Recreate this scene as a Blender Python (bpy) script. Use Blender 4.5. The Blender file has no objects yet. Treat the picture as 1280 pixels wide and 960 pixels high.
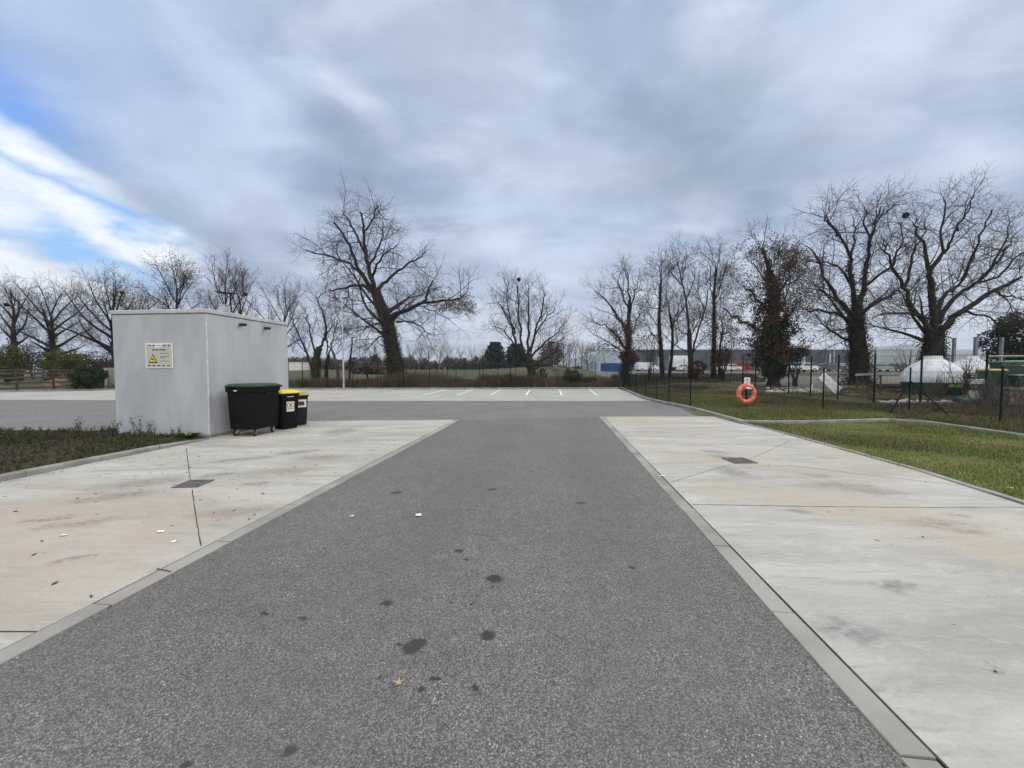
import bpy, bmesh, math, random
import numpy as np
from mathutils import Vector, Matrix, noise as mnoise
from math import sin, cos, pi, radians, atan, atan2, sqrt, exp

random.seed(7)
rng = np.random.default_rng(7)
S = bpy.context.scene
COL = S.collection
U = random.uniform

# ------------------------------------------------------------------ camera geometry of the place
F, PITCH, EYE = 481.0, atan(19 / 481), 1.6
def ray(px, py):
    x = (px - 640) / F; y = -(py - 480) / F
    return Vector((x, cos(PITCH) + y * sin(PITCH), -sin(PITCH) + y * cos(PITCH)))
def G(px, py, z=0.0):
    d = ray(px, py); t = (z - EYE) / d.z
    return Vector((d.x * t, d.y * t, z))
def at(px, py, Y):
    d = ray(px, py); t = Y / d.y
    return Vector((d.x * t, Y, EYE + d.z * t))
ROAD = atan(55 / 481)                       # the road runs this much to the right of straight ahead
RD = Vector((sin(ROAD), cos(ROAD), 0)); RN = Vector((cos(ROAD), -sin(ROAD), 0))

def smooth(t):
    t = np.clip(t, 0, 1); return t * t * (3 - 2 * t)
def hz(x, y):
    """terrain height"""
    h = -0.03 + 0.0 * x
    s = smooth((y - 30.9) / 2.5)
    far = 0.13 * s + 1.0 * smooth((y - 36) / 40) * smooth((22 - x) / 20)
    far = far + 1.05 * np.exp(-(((x - 9) / 14) ** 2 + ((y - 72) / 12) ** 2))
    far = far + smooth((-30 - x + (29 - y) * -0.6) / 4) * smooth((y - 24) / 6) * 0.1
    rt = 0.17 * smooth((x - 12) / 2) + smooth((x - 10) / 6) * smooth((y - 19) / 40) * 0.85
    r = h + np.maximum(far, rt)
    return r
def hzf(x, y): return float(hz(np.float64(x), np.float64(y)))

# ------------------------------------------------------------------ tagging
def tag(o, label=None, cat=None, group=None, kind=None):
    if label: o['label'] = label
    if cat: o['category'] = cat
    if group: o['group'] = group
    if kind: o['kind'] = kind
    return o
def thing(name, label, cat, loc=(0, 0, 0), rz=0.0, group=None):
    o = bpy.data.objects.new(name, None); COL.objects.link(o)
    o.empty_display_size = .2
    o.location = loc; o.rotation_euler = (0, 0, rz)
    return tag(o, label, cat, group)
def link(name, me, m, parent=None, smooth_=False):
    if m is not None:
        for mm in (m if isinstance(m, (list, tuple)) else [m]): me.materials.append(mm)
    if smooth_:
        me.polygons.foreach_set('use_smooth', np.ones(len(me.polygons), bool))
    o = bpy.data.objects.new(name, me); COL.objects.link(o)
    if parent is not None: o.parent = parent
    return o
def np_mesh(name, v, f, mi=None):
    """v (N,3), f (M,k) arrays"""
    me = bpy.data.meshes.new(name)
    v = np.asarray(v, np.float32); f = np.asarray(f, np.int32)
    M, k = f.shape
    me.vertices.add(len(v)); me.vertices.foreach_set('co', v.ravel())
    me.loops.add(M * k); me.loops.foreach_set('vertex_index', f.ravel())
    me.polygons.add(M)
    me.polygons.foreach_set('loop_start', np.arange(0, M * k, k, dtype=np.int32))
    try: me.polygons.foreach_set('loop_total', np.full(M, k, np.int32))
    except Exception: pass
    if mi is not None: me.polygons.foreach_set('material_index', np.asarray(mi, np.int32))
    me.update(calc_edges=True); me.validate()
    return me

class MB:
    """collects shapes in one mesh"""
    def __init__(s): s.bm = bmesh.new()
    def _mv(s, vs, mat):
        for v in vs: v.co = mat @ v.co
    def box(s, c, size, rot=None, bevel=0.0, seg=1):
        r = bmesh.ops.create_cube(s.bm, size=1.0); vs = r['verts']
        for v in vs: v.co = Vector((v.co.x * size[0], v.co.y * size[1], v.co.z * size[2]))
        if bevel:
            es = list({e for v in vs for e in v.link_edges})
            q = bmesh.ops.bevel(s.bm, geom=es, offset=bevel, segments=seg, affect='EDGES', profile=.5)
            vs = list({v for f in q['faces'] for v in f.verts} | {v for v in vs if v.is_valid})
        m = Matrix.Translation(Vector(c))
        if rot is not None: m = m @ (rot if isinstance(rot, Matrix) else Matrix.Rotation(rot, 4, 'Z'))
        s._mv(vs, m); return s
    def cyl(s, a, b, r0, r1=None, n=12, caps=True):
        a = Vector(a); b = Vector(b); r1 = r0 if r1 is None else r1
        d = b - a; L = d.length
        q = bmesh.ops.create_cone(s.bm, cap_ends=caps, segments=n, radius1=r0, radius2=r1, depth=L)
        m = Matrix.Translation((a + b) / 2) @ d.to_track_quat('Z', 'Y').to_matrix().to_4x4()
        s._mv(q['verts'], m); return s
    def loft(s, rings, cap=True):
        """rings: list of lists of points, same count"""
        vr = [[s.bm.verts.new(p) for p in r] for r in rings]
        n = len(vr[0])
        for a, b in zip(vr, vr[1:]):
            for i in range(n):
                s.bm.faces.new((a[i], a[(i + 1) % n], b[(i + 1) % n], b[i]))
        if cap:
            s.bm.faces.new(list(reversed(vr[0]))); s.bm.faces.new(vr[-1])
        return s
    def prism(s, pts, vec):
        vec = Vector(vec)
        a = [Vector(p) for p in pts]
        return s.loft([a, [p + vec for p in a]])
    def poly(s, pts):
        s.bm.faces.new([s.bm.verts.new(p) for p in pts]); return s
    def torus(s, R, r, nR=48, nr=14, mat=None, a0=0, a1=2 * pi):
        full = abs(a1 - a0 - 2 * pi) < 1e-6
        rings = []
        for i in range(nR + (0 if full else 1)):
            a = a0 + (a1 - a0) * i / nR
            rings.append([Vector(((R + r * cos(t)) * cos(a), r * sin(t), (R + r * cos(t)) * sin(a))) for t in [2 * pi * j / nr for j in range(nr)]])
        if mat is not None: rings = [[mat @ p for p in q] for q in rings]
        if full: rings.append(rings[0])
        vr = [[s.bm.verts.new(p) for p in r_] for r_ in (rings[:-1] if full else rings)]
        if full: vr.append(vr[0])
        for A, B in zip(vr, vr[1:]):
            for i in range(nr):
                s.bm.faces.new((A[i], A[(i + 1) % nr], B[(i + 1) % nr], B[i]))
        return s
    def build(s, name, m, parent=None, smooth_=False, sharp=None):
        bmesh.ops.recalc_face_normals(s.bm, faces=s.bm.faces[:])
        me = bpy.data.meshes.new(name); s.bm.to_mesh(me); s.bm.free()
        o = link(name, me, m, parent, smooth_)
        if smooth_ and sharp:
            try: me.set_sharp_from_angle(angle=radians(sharp))
            except Exception: pass
        return o
def rrect(w, d, ch, z, ox=0, oy=0, n=3):
    pts = []
    for cx, cy, a0 in ((w / 2 - ch, d / 2 - ch, 0), (-w / 2 + ch, d / 2 - ch, pi / 2), (-w / 2 + ch, -d / 2 + ch, pi), (w / 2 - ch, -d / 2 + ch, 1.5 * pi)):
        for i in range(n + 1):
            a = a0 + pi / 2 * i / n
            pts.append(Vector((ox + cx + ch * cos(a), oy + cy + ch * sin(a), z)))
    return pts

# ------------------------------------------------------------------ materials
class NT:
    def __init__(s, tree): s.t = tree; s.n = tree.nodes; s.l = tree.links
    def node(s, typ, **kw):
        nd = s.n.new(typ)
        for k, v in kw.items(): setattr(nd, k, v)
        return nd
    def put(s, sock, v):
        if isinstance(v, bpy.types.NodeSocket): s.l.new(v, sock)
        elif v is not None:
            try: sock.default_value = v
            except Exception: sock.default_value = (*v, 1.0) if len(v) == 3 else v
    def m(s, op, a, b=None, c=None, clamp=False):
        nd = s.node('ShaderNodeMath', operation=op); nd.use_clamp = clamp
        s.put(nd.inputs[0], a); s.put(nd.inputs[1], b)
        if c is not None: s.put(nd.inputs[2], c)
        return nd.outputs[0]
    def v(s, op, a, b=None):
        nd = s.node('ShaderNodeVectorMath', operation=op)
        s.put(nd.inputs[0], a); s.put(nd.inputs[1], b)
        return nd.outputs['Value'] if op in ('LENGTH', 'DISTANCE', 'DOT_PRODUCT') else nd.outputs[0]
    def noise(s, vec, scale, detail=4, rough=.55, dist=0.0, out='Fac'):
        nd = s.node('ShaderNodeTexNoise'); nd.inputs['Scale'].default_value = scale
        nd.inputs['Detail'].default_value = detail; nd.inputs['Roughness'].default_value = rough
        nd.inputs['Distortion'].default_value = dist
        s.put(nd.inputs['Vector'], vec); return nd.outputs[out]
    def ramp(s, x, lo, hi, a=0.0, b=1.0):
        nd = s.node('ShaderNodeMapRange'); nd.interpolation_type = 'SMOOTHSTEP'
        s.put(nd.inputs[0], x)
        for i, q in enumerate((lo, hi, a, b)): nd.inputs[i + 1].default_value = q
        return nd.outputs[0]
    def mix(s, f, a, b, mode='MIX'):
        nd = s.node('ShaderNodeMix', data_type='RGBA', blend_type=mode)
        s.put(nd.inputs[0], f); s.put(nd.inputs[6], a); s.put(nd.inputs[7], b)
        return nd.outputs[2]
    def pos(s, stretch=None):
        g = s.node('ShaderNodeNewGeometry').outputs['Position']
        return g if stretch is None else s.v('MULTIPLY', g, stretch)
    def obj(s): return s.node('ShaderNodeTexCoord').outputs['Object']
    def bump(s, h, strength=.4, dist=.01):
        nd = s.node('ShaderNodeBump'); nd.inputs['Strength'].default_value = strength
        nd.inputs['Distance'].default_value = dist; s.put(nd.inputs['Height'], h); return nd.outputs[0]
def rgba(c): return (c[0], c[1], c[2], 1.0)
def newmat(name):
    mt = bpy.data.materials.new(name); mt.use_nodes = True
    nt = NT(mt.node_tree); b = mt.node_tree.nodes['Principled BSDF']
    return mt, nt, b
def pmat(name, c1, c2=None, scale=3.0, rough=.85, island=0.0, detail=4, bump=0.0, bscale=60.0, spec=.3, metal=0.0, stretch=None, trans=0.0, lo=.35, hi=.65):
    mt, nt, b = newmat(name)
    c2 = c2 or tuple(x * .75 for x in c1)
    f = nt.ramp(nt.noise(nt.pos(stretch), scale, detail), lo, hi)
    col = nt.mix(f, rgba(c1), rgba(c2))
    if island:
        r = nt.node('ShaderNodeNewGeometry').outputs['Random Per Island']
        k = nt.m('MULTIPLY_ADD', r, 2 * island, 1 - island)
        cc = nt.node('ShaderNodeCombineColor')
        for i in range(3): nt.put(cc.inputs[i], k)
        col = nt.mix(1.0, col, cc.outputs[0], 'MULTIPLY')
    nt.put(b.inputs['Base Color'], col)
    b.inputs['Roughness'].default_value = rough; b.inputs['Metallic'].default_value = metal
    b.inputs['Specular IOR Level'].default_value = spec
    if bump:
        nt.put(b.inputs['Normal'], nt.bump(nt.noise(nt.pos(), bscale, 5), bump, .01))
    if trans:
        b.inputs['Transmission Weight'].default_value = trans
    return mt

def stains(nt, col, pos, lst, dark, warp=.06, wscale=9.0, soft=(.75, 1.05), amount=.75, mott=True):
    """stains with a shape of their own: (x, y, rx, ry, angle)"""
    w = nt.v('SUBTRACT', nt.noise(pos, wscale, 3, out='Color'), (.5, .5, .5))
    p = nt.v('ADD', pos, nt.v('MULTIPLY', w, (warp * 2, warp * 2, 0)))
    acc = None
    for (x, y, rx, ry, a) in lst:
        mp = nt.node('ShaderNodeMapping', vector_type='TEXTURE')
        mp.inputs['Location'].default_value = (x, y, 0); mp.inputs['Rotation'].default_value = (0, 0, a)
        mp.inputs['Scale'].default_value = (rx, ry, 1)
        nt.put(mp.inputs['Vector'], p)
        d = nt.v('LENGTH', nt.v('MULTIPLY', mp.outputs[0], (1, 1, 0)))
        s_ = nt.ramp(d, soft[0], soft[1], 1.0, 0.0)
        acc = s_ if acc is None else nt.m('MAXIMUM', acc, s_)
    if mott: acc = nt.m('MULTIPLY', acc, nt.ramp(nt.noise(nt.v('MULTIPLY', pos, (1.2, 3.2, 1)), 7, 7, .72, .6), .3, .68, .12, 1.0))
    return nt.mix(nt.m('MULTIPLY', acc, amount), col, rgba(dark))

def asphalt_mat(name, base, near=True, lst=()):
    mt, nt, b = newmat(name); p = nt.pos()
    vo = nt.node('ShaderNodeTexVoronoi'); vo.inputs['Scale'].default_value = 150 if near else 90
    nt.put(vo.inputs['Vector'], nt.v('ADD', p, nt.v('MULTIPLY', nt.noise(p, 60, 2, out='Color'), (.006, .006, .006))))
    sep = nt.node('ShaderNodeSeparateColor'); nt.put(sep.inputs[0], vo.outputs['Color'])
    g = nt.m('POWER', sep.outputs[0], 1.6)
    k = nt.m('MULTIPLY_ADD', g, 1.1, .56)
    edge = nt.ramp(vo.outputs['Distance'], .25, .62, 1.0, .55)
    k = nt.m('MULTIPLY', k, edge)
    big = nt.m('MULTIPLY_ADD', nt.noise(p, .55, 5, .6), .5, .75)
    mid = nt.m('MULTIPLY_ADD', nt.noise(p, 7, 4, .6), .5, .75)
    k = nt.m('MULTIPLY', nt.m('MULTIPLY', k, big), mid)
    cc = nt.node('ShaderNodeCombineColor')
    for i in range(3): nt.put(cc.inputs[i], nt.m('MULTIPLY', k, base[i]))
    col = cc.outputs[0]
    # pale stone chips
    chip = nt.ramp(sep.outputs[1], .975, .985)
    chip = nt.m('MULTIPLY', chip, nt.ramp(nt.noise(p, 3, 2), .42, .62))
    col = nt.mix(nt.m('MULTIPLY', chip, .7), col, (.62, .61, .58, 1))
    if lst:
        col = stains(nt, col, p, lst, (.030, .030, .030), .03, 20, (.6, 1.07), .9, False)
    w = nt.v('DOT_PRODUCT', p, (RN.x, RN.y, 0))
    wv = nt.m('ADD', w, nt.m('MULTIPLY', nt.noise(p, .5, 3), .7))
    trk = nt.m('MULTIPLY', nt.m('ABSOLUTE', nt.m('SINE', nt.m('MULTIPLY', wv, 1.75))), nt.noise(nt.v('MULTIPLY', p, (1.2, .5, 1)), 1.2, 5, .65))
    col = nt.mix(nt.ramp(trk, .2, .7, 0, .36), col, rgba(tuple(c * .55 for c in base)))
    # faint scattered spots
    v2 = nt.node('ShaderNodeTexVoronoi'); v2.inputs['Scale'].default_value = 2.6
    nt.put(v2.inputs['Vector'], nt.v('ADD', p, nt.v('MULTIPLY', nt.noise(p, 18, 3, out='Color'), (.05, .05, 0))))
    s2 = nt.node('ShaderNodeSeparateColor'); nt.put(s2.inputs[0], v2.outputs['Color'])
    sp = nt.m('MULTIPLY', nt.ramp(v2.outputs['Distance'], .06, .12, 1.0, 0.0), nt.ramp(s2.outputs[0], .72, .8))
    col = nt.mix(nt.m('MULTIPLY', sp, .45), col, (.03, .03, .03, 1))
    nt.put(b.inputs['Base Color'], col)
    b.inputs['Roughness'].default_value = .8; b.inputs['Specular IOR Level'].default_value = .35
    h = nt.m('SUBTRACT', nt.m('MULTIPLY', sep.outputs[0], .5), vo.outputs['Distance'])
    nt.put(b.inputs['Normal'], nt.bump(h, .8 if near else .35, .005))
    return mt

def concrete_mat(name, base, tan, brown=(), grey=(), tanmask=None, specks=1.0, ripple=None, seed=0.0):
    mt, nt, b = newmat(name); p0 = nt.pos()
    p = nt.v('ADD', p0, (seed, seed * .7, 0))
    st = nt.v('MULTIPLY', p, (.5, 1.6, 1))
    big = nt.noise(st, .9, 6, .62, .6)
    col = nt.mix(nt.ramp(big, .3, .7), rgba(tuple(c * 1.14 for c in base)), rgba(tuple(c * .78 for c in base)))
    smear = nt.noise(nt.v('MULTIPLY', p, (1.2, 5.5, 1)), 1.6, 6, .68, .8)
    col = nt.mix(nt.ramp(smear, .48, .78, 0, .65), col, rgba((base[0] * .55, base[1] * .56, base[2] * .58)))
    pale = nt.noise(nt.v('MULTIPLY', p, (1.5, 4, 1)), 2.3, 6, .7, .5)
    col = nt.mix(nt.ramp(pale, .52, .75, 0, .6), col, rgba(tuple(min(.7, c * 1.3) for c in base)))
    if tanmask:
        x, y, r1, r2 = tanmask
        d = nt.v('LENGTH', nt.v('MULTIPLY', nt.v('SUBTRACT', p0, (x, y, 0)), (1, 1, 0)))
        tm = nt.m('MULTIPLY', nt.ramp(d, r1, r2, 1, 0), nt.ramp(nt.noise(p, .8, 4), .3, .6))
        col = nt.mix(nt.m('MULTIPLY', tm, .85), col, rgba(tan))
    else:
        col = nt.mix(nt.ramp(nt.noise(p, .55, 5), .42, .68, 0, .75), col, rgba(tan))
    if brown: col = stains(nt, col, p0, brown, (.21, .165, .115), .18, 4, (.2, 1.15), .75)
    if grey: col = stains(nt, col, p0, grey, (.10, .10, .105), .16, 6, (.2, 1.1), .7)
    brm = nt.noise(nt.v('MULTIPLY', p, (2.2, 70, 1)), 1.0, 5, .7)
    fine = nt.m('MULTIPLY', nt.m('MULTIPLY_ADD', nt.noise(p, 45, 5, .7), .38, .81), nt.m('MULTIPLY_ADD', brm, .3, .85))
    cc = nt.node('ShaderNodeCombineColor')
    for i in range(3): nt.put(cc.inputs[i], fine)
    col = nt.mix(1.0, col, cc.outputs[0], 'MULTIPLY')
    if specks:
        v2 = nt.node('ShaderNodeTexVoronoi'); v2.inputs['Scale'].default_value = 4.5
        nt.put(v2.inputs['Vector'], nt.v('ADD', p, nt.v('MULTIPLY', nt.noise(p, 26, 3, out='Color'), (.07, .05, 0))))
        s2 = nt.node('ShaderNodeSeparateColor'); nt.put(s2.inputs[0], v2.outputs['Color'])
        sp = nt.m('MULTIPLY', nt.ramp(v2.outputs['Distance'], .05, .11, 1.0, 0.0), nt.ramp(s2.outputs[0], 1 - .22 * specks, 1 - .18 * specks))
        col = nt.mix(nt.m('MULTIPLY', sp, .8), col, (.06, .055, .05, 1))
    nt.put(b.inputs['Base Color'], col)
    b.inputs['Roughness'].default_value = .82; b.inputs['Specular IOR Level'].default_value = .3
    h = nt.noise(p, 80, 5, .7)
    if ripple:
        x, y, r1, r2 = ripple
        w = nt.node('ShaderNodeTexWave'); w.bands_direction = 'Y'; w.inputs['Scale'].default_value = 5.5
        w.inputs['Distortion'].default_value = 1.2
        nt.put(w.inputs['Vector'], p0)
        d = nt.v('LENGTH', nt.v('MULTIPLY', nt.v('SUBTRACT', p0, (x, y, 0)), (1, 1, 0)))
        h = nt.m('MULTIPLY_ADD', nt.m('MULTIPLY', w.outputs['Fac'], nt.ramp(d, r1, r2, 1, 0)), 1.3, h)
    nt.put(b.inputs['Normal'], nt.bump(h, .35, .006))
    return mt

M = {}
M['bark'] = pmat('bark', (.050, .043, .036), (.026, .023, .020), 2.5, .95, bump=.6, bscale=14, spec=.1)
M['bark_pale'] = pmat('bark_pale', (.095, .085, .072), (.05, .045, .04), 2.5, .95, spec=.1)
M['twig'] = pmat('twig', (.072, .058, .048), (.045, .037, .031), 1.2, .95, spec=.1)
M['twig_pale'] = pmat('twig_pale', (.11, .095, .08), (.065, .058, .05), 1.2, .95, spec=.1)
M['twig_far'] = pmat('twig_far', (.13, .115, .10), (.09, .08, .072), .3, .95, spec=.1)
M['ivy'] = pmat('ivy', (.040, .055, .020), (.030, .036, .015), 2.0, .65, .45, spec=.25)
M['ivy_dark'] = pmat('ivy_dark', (.020, .030, .012), (.012, .018, .009), 2.0, .7, .45, spec=.2)
M['deadleaf'] = pmat('deadleaf', (.098, .056, .030), (.058, .036, .021), 2.0, .85, .5, spec=.15)
M['deadleaf_pale'] = pmat('deadleaf_pale', (.16, .085, .045), (.09, .05, .03), 2.0, .85, .5, spec=.15)
M['bush_green'] = pmat('bush_green', (.10, .105, .018), (.05, .06, .014), 1.1, .75, .45, spec=.2)
M['bush_dark'] = pmat('bush_dark', (.022, .040, .014), (.012, .022, .009), 1.5, .7, .5, spec=.2)
M['bush_grey'] = pmat('bush_grey', (.075, .085, .075), (.045, .055, .05), .6, .85, .4, spec=.1)
M['bush_brown'] = pmat('bush_brown', (.085, .05, .033), (.05, .033, .024), 1.0, .85, .5, spec=.1)
M['conifer'] = pmat('conifer', (.034, .050, .036), (.022, .034, .025), .6, .8, .45, spec=.1)
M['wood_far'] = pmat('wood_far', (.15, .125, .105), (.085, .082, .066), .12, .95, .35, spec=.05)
M['grass'] = pmat('grass', (.15, .215, .042), (.25, .225, .10), 2.1, .8, .45, spec=.15, detail=7, lo=.40, hi=.62)
M['moss'] = pmat('moss', (.085, .125, .024), (.14, .125, .055), 1.3, .9, bump=.8, bscale=25, spec=.1)
M['bank_grass'] = pmat('bank_grass', (.098, .122, .034), (.14, .118, .06), .9, .85, .45, spec=.12)
M['dry_grass'] = pmat('dry_grass', (.165, .125, .075), (.085, .072, .048), .9, .9, .5, spec=.1)
M['weed'] = pmat('weed', (.105, .090, .065), (.06, .055, .04), 1.2, .9, .5, spec=.1)
M['rust_weed'] = pmat('rust_weed', (.19, .135, .075), (.12, .09, .055), 1.2, .9, .5, spec=.1)
M['bramble'] = pmat('bramble', (.135, .100, .072), (.075, .068, .046), .5, .9, .5, spec=.1)
M['bed_plant'] = pmat('bed_plant', (.070, .090, .028), (.085, .065, .048), 1.8, .85, .5, spec=.15)
M['bed_stem'] = pmat('bed_stem', (.10, .075, .065), (.06, .05, .042), 2.5, .9, .5, spec=.1)
M['leaf_fresh'] = pmat('leaf_fresh', (.075, .115, .02), (.05, .08, .018), 2.5, .7, .4, spec=.2)
M['fence_green'] = pmat('fence_green', (.006, .016, .012), (.004, .010, .008), 8, .7, spec=.15)
M['terrain'] = pmat('terrain', (.078, .094, .046), (.10, .084, .056), .12, .95, spec=.1, detail=6, lo=.4, hi=.62)
M['verge_soil'] = pmat('verge_soil', (.064, .085, .024), (.075, .062, .036), 1.1, .95, bump=.8, bscale=20, spec=.1)
M['soil'] = pmat('soil', (.060, .055, .032), (.045, .040, .024), 2.0, .95, bump=.6, bscale=18, spec=.1)
M['wall'] = pmat('hut_render', (.45, .475, .49), (.365, .388, .40), 1.1, .75, detail=7, bump=.06, bscale=55, spec=.25, stretch=(1.7, 1.7, .6), lo=.3, hi=.7)
def weather(mt):
    nt = NT(mt.node_tree); b = mt.node_tree.nodes['Principled BSDF']; src = b.inputs['Base Color'].links[0].from_socket
    p = nt.obj(); st = nt.noise(nt.v('MULTIPLY', p, (9, 9, .45)), 1.0, 6, .68)
    c = nt.mix(nt.ramp(st, .5, .75, 0, .2), src, (.27, .275, .26, 1))
    sz = nt.node('ShaderNodeSeparateXYZ'); nt.put(sz.inputs[0], p)
    low = nt.m('MULTIPLY', nt.ramp(sz.outputs[2], -1.42, -.75, 1.0, 0.0), nt.ramp(nt.noise(p, 2.6, 6, .65), .35, .65))
    c = nt.mix(nt.m('MULTIPLY', low, .55), c, (.25, .255, .21, 1))
    sm = nt.noise(nt.v('ADD', p, (3, 1, 7)), 2.2, 6, .7, .8)
    c = nt.mix(nt.ramp(sm, .55, .75, 0, .4), c, (.33, .335, .33, 1))
    nt.put(b.inputs['Base Color'], c)
weather(M['wall'])
M['coping'] = pmat('coping', (.50, .51, .51), (.42, .43, .43), 3, .6, spec=.3)
M['trim'] = pmat('trim', (.62, .62, .60), (.5, .5, .49), 6, .5, spec=.4)
M['dark_metal'] = pmat('dark_metal', (.07, .07, .075), (.045, .045, .05), 10, .45, metal=.6)
M['galv'] = pmat('galv', (.50, .52, .54), (.40, .42, .44), 5, .4, metal=.55)
M['black_plastic'] = pmat('black_plastic', (.005, .0055, .007), (.0075, .0075, .0085), 9, .6, spec=.12)
M['navy_plastic'] = pmat('navy_plastic', (.009, .011, .016), (.012, .014, .018), 9, .5, spec=.25)
M['lid_green'] = pmat('lid_green', (.030, .060, .028), (.020, .042, .020), 8, .45, spec=.4)
M['lid_yellow'] = pmat('lid_yellow', (.74, .60, .03), (.62, .50, .03), 8, .45, spec=.4)
M['lid_yellow_dull'] = pmat('lid_yellow_dull', (.40, .36, .09), (.28, .26, .07), 8, .55, spec=.35)
M['sticker'] = pmat('sticker', (.72, .68, .56), (.62, .58, .46), 30, .6)
M['sticker_white'] = pmat('sticker_white', (.78, .78, .76), (.7, .7, .7), 30, .6)
M['print_dark'] = pmat('print_dark', (.03, .03, .032), (.045, .045, .045), 60, .7)
M['print_maroon'] = pmat('print_maroon', (.22, .06, .055), (.16, .05, .05), 60, .7)
M['print_blue'] = pmat('print_blue', (.06, .14, .26), (.05, .12, .22), 60, .7)
M['rubber'] = pmat('rubber', (.022, .022, .022), (.03, .03, .03), 20, .8)
M['white_paint'] = pmat('white_paint', (.76, .76, .74), (.6, .6, .58), 6, .6)
M['line_paint'] = pmat('line_paint', (.82, .82, .80), (.62, .62, .60), 5, .7)
M['sign_white'] = pmat('sign_white', (.74, .77, .74), (.68, .71, .68), 10, .5)
M['sign_cream'] = pmat('sign_cream', (.50, .51, .40), (.46, .47, .38), 10, .5)
M['sign_yellow'] = pmat('sign_yellow', (.66, .58, .06), (.60, .52, .06), 20, .5)
M['orange'] = pmat('orange', (.72, .105, .045), (.60, .13, .075), 9, .5, spec=.35)
M['ring_pale'] = pmat('ring_pale', (.70, .27, .19), (.62, .20, .13), 9, .5, spec=.35)
M['kerb'] = pmat('kerb_concrete', (.29, .285, .26), (.20, .195, .175), 2.2, .85, detail=6, bump=.3, bscale=70, spec=.2)
M['kerb_flush'] = pmat('kerb_flush', (.33, .325, .285), (.235, .23, .20), 1.3, .85, detail=6, bump=.3, bscale=90, spec=.2)
M['joint'] = pmat('joint', (.045, .042, .038), (.07, .065, .06), 6, .95)
M['joint_faint'] = pmat('joint_faint', (.17, .165, .15), (.11, .105, .10), 6, .95)
M['iron'] = pmat('iron', (.17, .165, .16), (.10, .098, .095), 15, .7)
M['pit_shade'] = pmat('pit_shade', (.03, .03, .03), (.02, .02, .02), 10, .9)
M['old_wood'] = pmat('old_wood', (.085, .073, .060), (.045, .039, .033), 3, .9, stretch=(1, 1, 6), bump=.3, bscale=30)
M['pale_wood'] = pmat('pale_wood', (.36, .33, .27), (.26, .235, .19), 4, .85)
M['cover_white'] = pmat('cover_white', (.66, .67, .68), (.50, .51, .53), 3, .7, spec=.3)
M['tank_green'] = pmat('tank_green', (.014, .062, .040), (.010, .044, .029), 4, .5, spec=.35)
M['bin_green'] = pmat('bin_green', (.014, .060, .030), (.010, .040, .022), 4, .5, spec=.35)
M['lid_bright'] = pmat('lid_bright', (.020, .15, .055), (.016, .11, .045), 5, .45, spec=.4)
M['lime'] = pmat('lime', (.24, .50, .06), (.18, .40, .05), 5, .5)
M['stone_pale'] = pmat('stone_pale', (.40, .385, .35), (.26, .25, .225), 3, .9, .35, bump=.5, bscale=20)
M['brick'] = pmat('brick_stack', (.20, .155, .125), (.12, .10, .085), 6, .9, .3)
M['post_grey'] = pmat('post_grey', (.25, .26, .27), (.18, .185, .19), 4, .85)
M['clad_dark'] = pmat('clad_dark', (.075, .088, .11), (.06, .07, .09), .3, .6, spec=.3)
M['clad_light'] = pmat('clad_light', (.48, .50, .52), (.40, .42, .45), .3, .6)
M['clad_mid'] = pmat('clad_mid', (.13, .137, .145), (.09, .096, .104), .25, .7)
M['clad_pale'] = pmat('clad_pale', (.36, .42, .41), (.30, .35, .35), .3, .6)
M['roof_pale'] = pmat('roof_pale', (.58, .60, .62), (.50, .52, .54), .3, .6)
M['brickwall'] = pmat('brickwall', (.20, .11, .08), (.14, .08, .06), 1.5, .9)
M['dock'] = pmat('dock', (.03, .036, .045), (.045, .05, .06), 1, .5)
M['cont_blue'] = pmat('cont_blue', (.022, .085, .24), (.018, .065, .18), 1.2, .5)
M['cont_red'] = pmat('cont_red', (.40, .060, .035), (.30, .05, .03), 1.2, .5)
M['glass'] = pmat('dark_glass', (.03, .04, .05), (.05, .06, .07), 2, .12, spec=.6)
M['car_white'] = pmat('car_white', (.70, .72, .73), (.64, .66, .67), 2, .3, spec=.5)
M['car_dark'] = pmat('car_dark', (.025, .03, .036), (.035, .04, .046), 2, .3, spec=.5)
M['car_grey'] = pmat('car_grey', (.20, .22, .24), (.16, .18, .2), 2, .3, spec=.5)
M['car_green'] = pmat('car_green', (.03, .055, .05), (.035, .06, .055), 2, .3, spec=.5)
M['lamp_glass'] = pmat('lamp_glass', (.62, .62, .58), (.55, .55, .52), 8, .3)
M['tunnel'] = pmat('tunnel_sheet', (.40, .47, .49), (.33, .39, .41), .5, .6, spec=.2)  # sheet colour tinted paler, with distance haze painted in
M['yard'] = pmat('yard', (.17, .165, .155), (.12, .115, .105), .35, .95, spec=.15)
M['hill'] = pmat('hill', (.10, .13, .10), (.13, .125, .10), .004, .95, spec=.05)
M['nest'] = pmat('nest', (.022, .018, .014), (.035, .028, .02), 6, .95)
M['paper'] = pmat('paper', (.8, .79, .72), (.72, .7, .62), 30, .7)
M['leaf_tan'] = pmat('leaf_tan', (.47, .34, .18), (.36, .25, .13), 40, .7)
HAZE = .0003
# ================================================================== SETTING
def struct(o): o['kind'] = 'structure'; return o
def sheet(name, pts, z, m, parent=None):
    mb = MB(); mb.poly([(p[0], p[1], z) for p in pts]); o = mb.build(name, m, parent)
    if parent is None: struct(o)
    return o

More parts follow.
